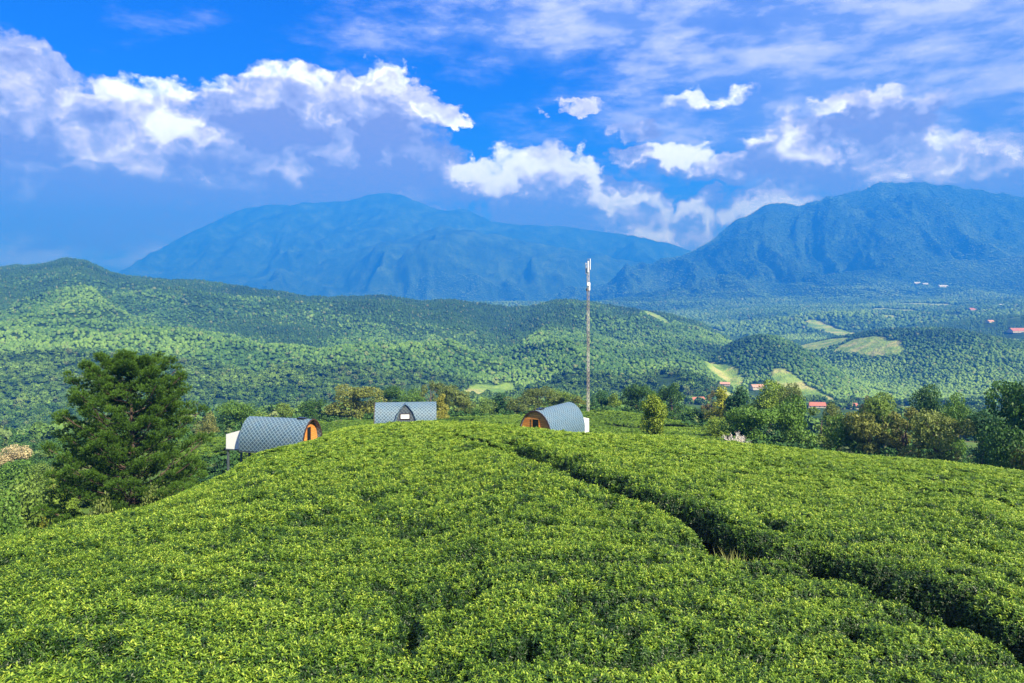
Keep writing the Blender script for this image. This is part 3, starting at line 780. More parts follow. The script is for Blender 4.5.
def wood(name, s0, s1, spacing, size, nmax, label, seed, tintf, pinef, umax=0.8, exclude=None, coll=None):
    r = np.random.default_rng(seed)
    # uniform over plan area
    n = int((s1**2-s0**2)*umax*K*K/(spacing**2)); n = min(n, nmax)
    s = np.sqrt(r.uniform(s0**2, s1**2, n)); u = r.uniform(-umax, umax, n)
    X = u*s*K; Y = s*K; zz = zground(X, Y)
    keep = farm_mask(X, Y, zz) < 0.3
    for (hx, hd, hw_) in ((695,487,15),(816,534,15),(848,519,17),(757,738,9),(725,726,8),(1017,1301,13),(1014,1446,8),(990,1472,7),(972,2018,7),(952,1866,8),(1003,2095,8)):   # yards before the houses
        keep &= ~((np.abs(CX + u*F - hx) < hw_) & (s > hd*(.42 if hd < 600 else (.8 if hd < 800 else .965))) & (s < hd*1.03))
    if exclude is not None: keep &= exclude(X, Y, u, s)
    # drop what the terrain hides by far: keep slopes near the line of sight
    el = zz/Y
    X, Y, zz, u, s = X[keep], Y[keep], zz[keep], u[keep], s[keep]
    # visibility against the terrain on a coarse polar grid
    us = np.linspace(-umax, umax, 500); ss = np.exp(np.linspace(math.log(60), math.log(max(s1, 200)), 500))
    UU, SS = np.meshgrid(us, ss, indexing='ij'); E = zterrain(UU*SS, SS)/SS
    H = np.maximum.accumulate(E, axis=1)
    iu = np.clip(((u+umax)/(2*umax)*499).astype(int), 0, 499); js = np.clip((np.log(s/60)/math.log(max(s1,200)/60)*499).astype(int)-3, 0, 499)
    vis = (zz + size*2.6)/Y > H[iu, js]
    X, Y, zz, u, s = X[vis], Y[vis], zz[vis], u[vis], s[vis]; n = len(X)
    tint = np.clip(tintf(X, Y, zz, u, s) + r.normal(0, .13, n), 0, 1)
    pine = r.random(n) < pinef(X, Y, zz, u, s)
    idx = np.where(pine, 5 + r.integers(0,3,n), r.integers(0,5,n))
    tint = np.where(pine, tint*.45, tint)
    sz = size*.92*np.clip(np.exp(r.normal(0, .38, n)), .4, 1.55)*np.where(pine, .8, 1.0)
    scl = np.stack([sz, sz, sz*r.uniform(.75,1.25,n)*(.6 if s0 > 3000 else 1)], 1)
    rot = np.stack([r.normal(0,.08,n), r.normal(0,.08,n), r.uniform(0,6.28,n)], 1)
    print(name, n)
    o = scatter(name, np.stack([X, Y, zz + size*.15], 1), rot, scl, idx, {'tint': tint, 'hue': r.random(n)}, coll or CRW)
    tag(o, label, 'forest', kind='stuff'); return o
def hue_patches(X, Y, sc, sd): return fbm(X/sc, Y/sc, 0, 4, sd)
def tB(X, Y, zz, u, s):
    e = HY - zz/Y*(-F)*-1   # picture row of the point, only to find how high up the slope it stands
    t_ = np.clip((s-450)/950, 0, 1)
    kn = np.zeros(len(X))
    for (kx, kd, wx, wy) in ((765,900,75,140),(905,1080,110,230),(860,1950,300,130)):
        kn = np.maximum(kn, np.exp(-((X/K-(kx-CX)/F*kd)/wx)**2 - ((Y/K-kd*1.03)/wy)**2))
    return .78 - .50*t_*sstep(.45,.1,u) + .46*hue_patches(X, Y, 130, 17) - .75*kn + .14*sstep(.15,.4,u)*(1-kn)
def pB(X, Y, zz, u, s):
    t_ = np.clip((s-450)/950, 0, 1)
    return sstep(.35, .75, t_ + .45*hue_patches(X, Y, 260, 19) + np.where(u>.2,-.22,0))
notfield = lambda X, Y, u, s: np.ones(len(X), bool)
wood('forest', 215, 640, 6.0, 3.4, 60000, 'near valley woodland of mixed crowns at the foot of the long ridge', 1, lambda X,Y,z,u,s: .68+.4*hue_patches(X,Y,60,7), lambda X,Y,z,u,s: .12+0*s, exclude=lambda X,Y,u,s: (s > 215) & (hue_patches(X,Y,70,99) < .50), coll=CRL)
wood('forest', 640, 1050, 4.2, 2.5, 90000, 'bright green forest covering the lower slope of the long ridge', 2, tB, pB)
wood('forest', 1050, 1700, 5.4, 3.2, 160000, 'darker pine forest along the top of the long ridge', 3, tB, pB)
wood('forest', 1700, 3200, 10.5, 6.2, 130000, 'hazy blue green wooded valley at the foot of the mountains', 4, lambda X,Y,z,u,s: .52+.5*hue_patches(X,Y,300,27), lambda X,Y,z,u,s: .3+0*s, umax=.75)
wood('forest', 3200, 5300, 12.5, 6.5, 200000, 'blue hazed forest clothing the right hand mountain', 5, lambda X,Y,z,u,s: .50+.5*hue_patches(X,Y,700,28), lambda X,Y,z,u,s: .2+0*s, umax=.74)

# ------------------------------------------------------------------ single trees
PROTO = {}
def proto(kind, k, size):
    """crown and trunk meshes of a tree kind, made once in metres for a crown of this size class"""
    key = (kind, k, size)
    if key in PROTO: return PROTO[key]
    seed = sum(map(ord, kind))*13 + k*101 + size
    L = [(x*size, y*size, z*size, a*size, b*size, c*size) for (x,y,z,a,b,c) in make_lobes(kind, seed)]
    leaf = {5:.19, 10:.27, 16:.34}[size]
    n = {5:3600, 10:6800, 16:10500}[size]
    if kind == 'airy': n = int(n*.6)
    V, Q, tone = leaf_cloud(L, n, leaf, seed)
    oc = mesh_obj('crown', V, Q, FOL, link=False); vattr(oc, 'v', tone)
    r = random.Random(seed); mb = MB(); rt = size*.022
    top = .72*size
    pts = [(0,0,-.6), (r.uniform(-.02,.02)*size, r.uniform(-.02,.02)*size, top*.35), (r.uniform(-.04,.04)*size, r.uniform(-.04,.04)*size, top*.7), (r.uniform(-.04,.04)*size, 0, top)]
    mb.tube(pts, [rt*1.3, rt, rt*.65, rt*.25], 7)
    for (x,y,z,a,b,c) in L[:10]:
        h = min(z*.6, top*.7); k_ = h/top
        mb.tube([(pts[1][0]*k_*2, pts[1][1]*k_*2, h), (x*.55, y*.55, (h+z)*.52), (x, y, z)], [rt*.45, rt*.28, rt*.1], 5)
    tm = mesh_obj('trunk', mb.v, mb.f, BARK, link=False)
    hwid = float(np.percentile(np.hypot(V[:,0], V[:,1]), 95)); PROTO[key] = (oc.data, tm.data, hwid*2, float(np.percentile(V[:,2], 99.3))); return PROTO[key]
def tree(name, px, toppy, wpx, dep, kind, k, col, label, cat='tree', group=None, hmin=None):
    X, Y, Zg = at(px, dep)
    H = zpx(toppy, dep) - Zg
    if hmin: H = max(H, hmin)
    H = max(H, 1.2)
    Wd = wpx/F*dep*K
    size = 5 if H < 5 else (10 if H < 11 else 16)
    cm, tm, pw, ph = proto(kind, k, size)
    root = empty(name, (X, Y, Zg), random.uniform(0, 6.28)); tag(root, label, cat, group)
    for nm, me in (('crown', cm), ('trunk', tm)):
        o = bpy.data.objects.new(nm, me); COL.objects.link(o); o.parent = root
        sx = Wd/pw; sz = H/ph
        o.scale = (sx, sx, sz) if nm == 'crown' else (min(sx, sz), min(sx, sz), sz*(.45 if kind == 'bush' else 1))
        if nm == 'crown': o.color = (*col, 1)
    return root
OL=(.19,.22,.05); BR=(.17,.22,.06); DK=(.055,.135,.03); GR=(.11,.22,.035); LG=(.19,.29,.04); YG=(.30,.33,.04); BG=(.05,.14,.055); RD=(.20,.175,.08); CR=(.5,.42,.27); YO=(.30,.30,.05); MG=(.15,.24,.045); DO=(.14,.19,.05)
TREES = [
 ('flowering_shrub',12,446,40,118,'bush',0,CR,'cream flowering shrub at the left edge below the forest slope','shrub'),
 ('shrub',58,450,50,120,'bush',0,MG,'mid green shrub between the cream flowering shrub and the big pine','shrub'),
 ('shrub',8,462,60,84,'bush',1,GR,'dark green bush at the left edge just under the cream flowering shrub','shrub'),
 ('shrub',44,463,34,84,'bush',2,MG,'dull green bush against the left flank of the big pine','shrub'),
 ('shrub',54,474,30,62,'bush',3,YG,'yellow green shrub at the lower left of the big pine','shrub'),
 ('shrub',22,482,74,60,'bush',0,MG,'large olive green bush rising behind the tea at the left edge','shrub'),
 ('shrub',68,492,44,52,'bush',1,LG,'light green bush between the yellow green shrub and the tea bed','shrub'),
 ('shrub',-12,492,60,54,'bush',2,GR,'green bush cut by the left edge just above the tea bed','shrub'),
 ('shrub',104,500,50,36,'bush',3,DO,'dark dry bush under the lowest boughs of the big pine','shrub'),
 ('shrub',152,488,40,38,'bush',2,DO,'olive bush at the right foot of the big pine','shrub'),
 ('tree',236,402,38,118,'round',1,GR,'dark round tree on the meadow left behind the shingled cabin on stilts','tree'),
 ('shrub',210,413,26,112,'bush',3,(.2,.22,.07),'pale shrub between the big pine and the cabin on stilts','shrub'),
 ('shrub',258,412,26,130,'bush',1,MG,'small green shrub showing just above the ridge of the cabin on stilts','shrub'),
 ('tree',284,404,26,140,'round',2,MG,'green tree behind the roof of the cabin on stilts','tree'),
 ('tree',313,399,28,140,'round',3,DK,'dark tree just right of the orange gable of the cabin on stilts','tree'),
 ('tree',333,402,24,134,'airy',1,BR,'small brownish tree left of the broad olive tree','tree'),
 ('tree',356,386,56,132,'wide',0,OL,'broad rounded olive brown tree left of the cabin with a dormer','tree'),
 ('tree',392,387,30,150,'round',0,DK,'dark green tree behind the left end of the dormer cabin','tree'),
 ('tree',411,390,30,150,'round',3,GR,'green tree behind the dormer of the middle cabin','tree'),
 ('tree',431,382,22,144,'airy',2,BR,'thin brownish tree rising at the right end of the dormer cabin','tree'),
 ('tree',446,384,26,150,'round',1,DO,'dark olive tree right of the thin brownish tree','tree'),
 ('shrub',441,395,16,122,'tall',0,YO,'narrow yellow orange shrub beside the right end of the dormer cabin','shrub'),
 ('tree',463,392,34,136,'round',2,BR,'brown olive tree in front of the pale terraced field','tree'),
 ('tree',484,399,34,134,'bush',3,MG,'low grey green tree in front of the pale terraced field','tree'),
 ('tree',500,394,22,138,'tall',1,BG,'blue green tree at the right end of the pale terraced field','tree'),
 ('tree',516,397,30,134,'round',0,DO,'dull olive tree behind the orange front of the right cabin','tree'),
 ('tree',538,387,36,138,'wide',1,DO,'brown green spreading tree above the ridge of the right cabin','tree'),
 ('tree',562,390,30,142,'round',3,MG,'green tree above the rear of the right cabin','tree'),
 ('tree',579,396,24,140,'airy',0,OL,'thin olive tree just left of the telecom mast','tree'),
 ('tree',599,391,20,142,'round',2,BG,'dark tree just right of the foot of the telecom mast','tree'),
 ('tree',614,394,22,140,'tall',2,LG,'light green tree second to the right from the telecom mast','tree'),
 ('tree',637,384,28,142,'round',1,DK,'tall dark green tree left behind the lone yellow green tree','tree'),
 ('tree',657,390,26,146,'round',0,GR,'dark green tree directly behind the lone yellow green tree','tree'),
 ('tree',672,384,32,140,'wide',2,DK,'wide dark tree right behind the lone yellow green tree','tree'),
 ('tree',692,407,32,126,'bush',0,GR,'green bushy tree below the nearest red tiled roof','tree'),
 ('tree',711,391,20,130,'airy',3,RD,'reddish brown tree right of the nearest red tiled roof','tree'),
 ('tree',722,388,28,122,'tall',3,YG,'slender yellow green tree beside the reddish brown tree','tree'),
 ('tree',740,388,32,112,'tall',0,BG,'dark blue green tree behind the bare white shrub','tree'),
 ('shrub',715,417,30,88,'bush',2,LG,'low round green shrub left of the bare white shrub','shrub'),
 ('tree',770,381,44,120,'round',2,LG,'bright light green tree crowning the middle of the wood edge','tree'),
 ('tree',792,385,28,112,'round',3,DO,'dark olive tree right of the bright light green tree','tree'),
 ('tree',752,406,52,78,'round',1,GR,'green leafy tree right above the bare white shrub','tree'),
 ('tree',790,398,56,80,'wide',3,GR,'full green tree in front of the dark olive tree','tree'),
 ('tree',822,410,50,84,'airy',1,MG,'loose green tree below the long red tiled roofs','tree'),
 ('tree',832,403,20,108,'round',0,BR,'brown green tree between the two red tiled roofs','tree'),
 ('tree',870,397,26,96,'airy',0,RD,'reddish brown tree right of the red tiled roofs','tree'),
 ('tree',884,395,44,92,'round',1,MG,'rounded green tree right of the reddish brown roof side tree','tree'),
 ('tree',868,414,44,72,'round',2,OL,'yellowish leaved tree low at the wood edge above the tea','tree'),
 ('tree',843,416,44,74,'bush',3,GR,'green bushy tree left of the yellowish leaved tree','tree'),
 ('tree',903,410,48,70,'airy',2,(.17,.19,.05),'pale speckled tree left of the broad bronze tree','tree'),
 ('tree',938,411,66,66,'wide',1,BR,'broad bronze brown tree at the wood edge above the tea','tree'),
 ('tree',925,386,36,108,'round',3,DK,'dark tree rising behind the broad bronze tree','tree'),
 ('tree',958,396,44,92,'wide',2,GR,'green tree between the broad bronze tree and the big dark edge tree','tree'),
 ('tree',984,410,44,72,'round',0,BG,'shaded blue green tree left beside the big dark edge tree','tree'),
 ('tree',1016,381,90,60,'round',1,DK,'big dark tree cut by the right edge of the picture','tree'),
 ('tree',1000,428,60,56,'bush',1,DK,'low dark tree under the big dark edge tree','tree'),
 ('tree',1052,430,60,52,'bush',2,(.12,.13,.03),'brown green bush at the foot of the big dark edge tree','shrub'),
]
for (nm, px, ty, wp, dp, kd, k, col, lab, cat) in TREES:
    tree(nm, px, ty, wp, dp, kd, k, col, lab, cat)
tree('tree', 655, 396, 25, 76, 'oval', 1, (.22,.30,.03), 'lone small yellow green tree standing on the tea terrace', 'tree')

# understorey closing the wood edge
def under():
    r = np.random.default_rng(55); P = []
    for (a, b, d0_, d1_, n) in ((660,1080,58,130,2600),(300,620,126,160,900),(590,700,128,160,350),(-60,240,105,200,1100),(230,340,120,160,150),(192,234,54,80,110)):
        px = r.uniform(a, b, n); d = r.uniform(d0_, d1_, n)
        lim = np.interp(px, [660,700,740,800,1080],[128,105,72,62,56]); ok = (a != 660) | (d > lim)
        px, d = px[ok], d[ok]; P.append(np.stack([(px-CX)/F*d*K, d*K], 1))
    P = np.vstack(P); zz = zground(P[:,0], P[:,1]); n = len(P)
    sz = r.uniform(.9, 1.9, n)
    tint = np.clip(.3 + .3*fbm(P[:,0]/15, P[:,1]/15, 0, 3, 3) + r.normal(0,.15,n), 0, 1)
    o = scatter('undergrowth', np.column_stack([P, zz]), np.stack([0*sz,0*sz,r.uniform(0,6.28,n)],1), np.stack([sz,sz,sz*r.uniform(.6,1.2,n)],1), r.integers(0,4,n), {'tint': tint, 'hue': r.random(n)}, UND)
    tag(o, 'tangled undergrowth closing the wood edge beneath the single trees', 'undergrowth', kind='stuff')
us_ = []
for i in range(4):
    L = make_lobes('bush', 900+i); L = [tuple(2*q for q in l) for l in L]
    V, Q, tn = leaf_cloud(L, 420, .26, 900+i); o = mesh_obj('c%d_undergrowth' % i, V, Q, FOREST, link=False); us_.append(o)
UND = proto_collection('undergrowth_clumps', us_); under()

# ------------------------------------------------------------------ the big pine
def big_pine():
    px, dep = 127, 40.0
    X, Y, Zg = at(px, dep); top = zpx(347, dep); H = top - Zg
    root = empty('pine_tree', (X, Y, Zg)); tag(root, 'big dark green pine with layered boughs at the left beyond the tea', 'pine tree')
    r = random.Random(4); nr = np.random.default_rng(4); mb = MB()
    lean = Vector((.25, 0, 0))
    def tp(z): q = z/H; return Vector((.35*math.sin(q*3), .25*math.sin(q*4+1), z)) + lean*q
    mb.tube([tp(z) - Vector((0,0,.4 if z == 0 else 0)) for z in np.linspace(0, H*.93, 12)], [.34*(1-.88*k/11)+.02 for k in range(12)], 9)
    prof = [(0.04,.80),(.14,.94),(.28,1.0),(.42,1.02),(.56,.94),(.68,.85),(.8,.68),(.9,.44),(.97,.16)]
    R = 84/F*dep*K
    pads = []
    nb = 84
    for i in range(nb):
        q = .08 + .89*(i+.5)/nb; a = i*2.4 + r.uniform(-.35,.35)
        env = np.interp(q, [p[0] for p in prof], [p[1] for p in prof])*R
        L = env*r.uniform(.72, 1.04)
        base = tp(q*H*.97 - min(L*.25, q*H*.3)); dirv_ = Vector((math.cos(a), math.sin(a), 0))
        rise = L*(.30+.45*q)
        pts = [base + dirv_*L*f + Vector((r.uniform(-.12,.12), r.uniform(-.12,.12), rise*f**1.4)) for f in (0,.25,.5,.75,1)]
        mb.tube(pts, [.10*(1-q*.6), .08*(1-q*.6), .06*(1-q*.6), .04, .02], 5)
        for f in (.35,.5,.64,.77,.9,1.0):
            if L*f < .3: continue
            side = Vector((-dirv_.y, dirv_.x, 0))
            for sgn in ((-1,1) if f < .95 else (0,)):
                off = side*sgn*L*.20*r.uniform(.5,1.4)*(1.2-f*.5)
                c = base + dirv_*L*f + Vector((0,0,rise*f**1.4 + r.uniform(-.05,.25))) + off
                if r.random() < .15 and f < .95: continue
                st = base + dirv_*L*(f-.14) + Vector((0,0,rise*max(0,f-.14)**1.4))
                mb.tube([st, (st+c)/2 + Vector((0,0,-.05)), c], [.03,.025,.012], 4, cap=False)
                pads.append((c, r.uniform(.44,.72)*(1.0 if q < .8 else .9), dirv_))
    for k in range(12):
        a = r.uniform(0,6.28); q = r.uniform(.88,1.0); rr = (1-q)*7*r.uniform(.3,1)
        pads.append((tp(H*q*.98) + Vector((math.cos(a)*rr, math.sin(a)*rr, -.2)), .42, Vector((math.cos(a), math.sin(a),.5))))
    mb.build('trunk', simple_mat('pine_bark', (.085,.06,.045), .9, .4, 5, bump=.5), root, True)
    VV = []; TT = []
    for (c, s, dv) in pads:
        nt_ = int(52*(s/.6)**1.5); tone0 = nr.normal(.45,.14)
        for k in range(nt_):
            d = nr.normal(0,1,3); d /= np.linalg.norm(d)
            p = np.array(c) + d*np.array([s,s,s*.62])*nr.random()**.45
            ax = np.array([d[0]*.8+dv[0]*.5, d[1]*.8+dv[1]*.5, .55+.5*nr.random()]); ax /= np.linalg.norm(ax)
            m_ = 11
            L = nr.uniform(.18,.30, m_)[:,None]
            dd = ax + nr.normal(0,.38,(m_,3)); dd /= np.linalg.norm(dd, axis=1, keepdims=True)
            sd_ = np.cross(dd, nr.normal(0,1,(m_,3))); sd_ /= np.linalg.norm(sd_, axis=1, keepdims=True)
            w_ = .022
            st = p + dd*0.02
            tri = np.stack([st - sd_*w_, st + sd_*w_, st + dd*L], 1)
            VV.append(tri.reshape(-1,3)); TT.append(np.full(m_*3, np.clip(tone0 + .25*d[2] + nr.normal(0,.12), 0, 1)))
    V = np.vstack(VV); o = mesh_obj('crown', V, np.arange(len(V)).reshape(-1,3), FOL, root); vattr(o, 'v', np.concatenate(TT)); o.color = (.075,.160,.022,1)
    print('pine', len(V)//3)
big_pine()

# bare shrub
def bare():
    X, Y, Zg = at(735, 60); root_z = zpx(441, 60)
    mb = MB(); r = random.Random(9)
    def br(p, d, L, rad, lv):
        q = p + d*L; mb.tube([p, (p+q)/2 + Vector((r.uniform(-.04,.04),r.uniform(-.04,.04),0)), q], [rad, rad*.8, rad*.55], 5)
        if lv:
            for k in range(3): br(p + d*L*r.uniform(.5,1), (d + Vector((r.uniform(-.8,.8), r.uniform(-.8,.8), r.uniform(-.1,.5)))).normalized(), L*r.uniform(.55,.8), rad*.6, lv-1)
    o_ = Vector((0,0,0))
    for k in range(9): br(o_, Vector((r.uniform(-1,1), r.uniform(-1,1), r.uniform(.5,1.2))).normalized(), .9, .045, 3)
    o = mb.build('bare_shrub', simple_mat('bleached_twigs', (.72,.66,.60), .8, .2, 4)); o.location = (X, Y, min(Zg, 0) if Zg > root_z-2.5 else root_z-1.2)
    o.location.z = max(Zg, root_z-1.1); o.scale = (1.5, 1.5, 1.15)
    tag(o, 'leafless whitish shrub with spreading twigs between tea and wood', 'shrub')
bare()
# dry grass tuft in the path
def tuft():
    x, y = GRASS; 
    mb = MB(); r = random.Random(3)
    for k in range(420):
        a = r.uniform(0,6.28); q = r.uniform(0,.8); bx = q*math.cos(a)*1.5; by = q*math.sin(a); L = r.uniform(.35,.9); b = r.uniform(0,6.28); ln = r.uniform(.1,.5)
        dx, dy = math.cos(b)*ln, math.sin(b)*ln; wx, wy = -math.sin(b)*.011, math.cos(b)*.011
        mb.add([(bx-wx,by-wy,0),(bx+wx,by+wy,0),(bx+dx*.4*L+wx*.8,by+dy*.4*L+wy*.8,L*.6),(bx+dx*.4*L-wx*.8,by+dy*.4*L-wy*.8,L*.6),(bx+dx*L,by+dy*L,L*.95)], [(0,1,2,3),(3,2,4)])
    o = mb.build('grass_clump', simple_mat('dry_grass', (.22,.25,.07), .8, .35, 9)); o.location = (x, y, float(zground(np.array([x]), np.array([y]))[0])+.1)
    tag(o, 'clump of dry yellowish grass growing in the path between the tea beds', 'grass clump')
tuft()

# ------------------------------------------------------------------ cabins
def shingle_mat(name, dark, lightc, edge):
    m, t, out = new_mat(name)
    uv = t.n('ShaderNodeUVMap'); uv.uv_map = 'UVMap'
    s = t.n('ShaderNodeSeparateXYZ'); t.put(s.inputs[0], uv.outputs[0])
    a = t.m('ADD', s.outputs[0], s.outputs[1]); b = t.m('SUBTRACT', s.outputs[0], s.outputs[1])
    per = 0.46
    fa = t.m('FRACT', t.m('MULTIPLY', a, 1/per)); fb = t.m('FRACT', t.m('MULTIPLY', b, 1/per))
    ia = t.m('FLOOR', t.m('MULTIPLY', a, 1/per)); ib = t.m('FLOOR', t.m('MULTIPLY', b, 1/per))
    cm = t.n('ShaderNodeCombineXYZ'); t.put(cm.inputs[0], ia); t.put(cm.inputs[1], ib)
    wn_ = t.n('ShaderNodeTexWhiteNoise'); t.put(wn_.inputs[0], cm.outputs[0])
    base = t.mix(wn_.outputs[0], dark, lightc)
    ed = t.m('MAXIMUM', t.m('LESS_THAN', fa, .17), t.m('LESS_THAN', fb, .17))
    c = t.mix(ed, base, edge)
    n = t.noise(uv.outputs[0], 1.3, 5, .6); c = t.mix(t.mapr(n, .35,.7, 0, .35), c, (.16,.19,.2))
    p = t.n('ShaderNodeBsdfPrincipled'); t.put(p.inputs['Base Color'], c); p.inputs['Roughness'].default_value = .55
    bp = t.n('ShaderNodeBump'); bp.inputs['Strength'].default_value = .5; bp.inputs['Distance'].default_value = .03; t.put(bp.inputs['Height'], t.m('MULTIPLY', t.m('ADD', fa, fb), -.5)); t.put(p.inputs['Normal'], bp.outputs[0])
    t.put(out.inputs[0], p.outputs[0]); return m
SH = shingle_mat('diamond_shingles', (.028,.070,.118), (.042,.098,.16), (.19,.30,.39))
SH2 = shingle_mat('dark_shingles', (.028,.04,.065), (.045,.065,.095), (.10,.13,.17))
def wood_mat():
    m, t, out = new_mat('orange_boards')
    g = t.n('ShaderNodeTexCoord').outputs['Object']; s = t.n('ShaderNodeSeparateXYZ'); t.put(s.inputs[0], g)
    f = t.m('FRACT', t.m('MULTIPLY', s.outputs[2], 5.0)); i = t.m('FLOOR', t.m('MULTIPLY', s.outputs[2], 5.0))
    wn_ = t.n('ShaderNodeTexWhiteNoise', noise_dimensions='1D'); t.put(wn_.inputs['W'], i)
    c = t.mix(wn_.outputs[0], (.62,.23,.045), (.80,.35,.08))
    mp = t.n('ShaderNodeMapping'); mp.inputs['Scale'].default_value = (1,1,14); t.put(mp.inputs[0], g)
    c = t.mix(t.mapr(t.noise(mp.outputs[0], 2, 5, .6), .4,.7,0,.5), c, (.34,.11,.03))
    c = t.mix(t.m('LESS_THAN', f, .09), c, (.14,.05,.015))
    p = t.n('ShaderNodeBsdfPrincipled'); t.put(p.inputs['Base Color'], c); p.inputs['Roughness'].default_value = .5; t.put(out.inputs[0], p.outputs[0]); return m
WD = wood_mat(); DARKW = simple_mat('dark_trim', (.05,.03,.025), .6); BLK = simple_mat('dark_doorway', (.012,.012,.016), .3)
WHT = simple_mat('white_panel', (.78,.80,.82), .5, .05, 2); STEEL = simple_mat('grey_steel', (.10,.13,.15), .5, .2, 4, metal=.3); GLS = simple_mat('pale_glass', (.75,.8,.85), .15, .05); SLAB = simple_mat('concrete', (.4,.39,.36), .9, .15, 3)
def arch(Wd, Ht, n=28):
    """points of the arched section from left foot over the apex to right foot: nearly upright feet, slight point"""
    pts = []
    for k in range(n+1):
        a = math.pi*(k/n); c = math.cos(a); s = math.sin(a)
        x = -Wd/2*np.sign(c)*abs(c)**.92; z = Ht*(abs(s)**.80)*.93 + Ht*.07*max(0, 1-abs(x)/(Wd*.5))
        # waist: feet come in slightly
        x *= (.94 + .06*min(1, z/(Ht*.35)))
        pts.append((x, z))
    return pts
def add_uv(o, uvs):
    l = o.data.uv_layers.new(name='UVMap')
    vi = np.zeros(len(o.data.loops), dtype=np.int32); o.data.loops.foreach_get('vertex_index', vi)
    l.data.foreach_set('uv', np.asarray(uvs, np.float32)[vi].ravel())
def vault(name, mat, parent, y0, y1, Wd, Ht, th, n=28, ny=16, cap=True):
    P = arch(Wd, Ht, n); Pi = arch(Wd-2*th, Ht-th, n)
    sl = [0]
    for a, b in zip(P[:-1], P[1:]): sl.append(sl[-1] + math.hypot(b[0]-a[0], b[1]-a[1]))
    ys = np.linspace(y0, y1, ny+1); V = []; UV = []; Fs = []
    for y in ys:
        for k, (x, z) in enumerate(P): V.append((x, y, z)); UV.append((y, sl[k]))
    for y in ys:
        for k, (x, z) in enumerate(Pi): V.append((x, y, z)); UV.append((y, sl[k]))
    m = n+1; off = (ny+1)*m
    for j in range(ny):
        for k in range(n):
            a = j*m+k; Fs.append((a, a+1, a+m+1, a+m)); b = a+off; Fs.append((b, b+m, b+m+1, b+1))
    for j in (0, ny):
        for k in range(n):
            a = j*m+k; Fs.append((a, a+off, a+off+1, a+1) if j == 0 else (a, a+1, a+off+1, a+off))
    for j in range(ny):
        for k in (0, n):
            a = j*m+k; Fs.append((a, a+m, a+m+off, a+off))
    o = mesh_obj(name, V, Fs, mat, parent, False); add_uv(o, UV)
    return o
def arch_wall(mb, y0, y1, Wd, Ht):
    P = arch(Wd, Ht, 28); n = len(P)
    V = [(x, y0, z) for x, z in P] + [(x, y1, z) for x, z in P]
    mb.add(V, [tuple(range(n))[::-1], tuple(range(n, 2*n))] + [(i, (i+1)%n, (i+1)%n+n, i+n) for i in range(n)])
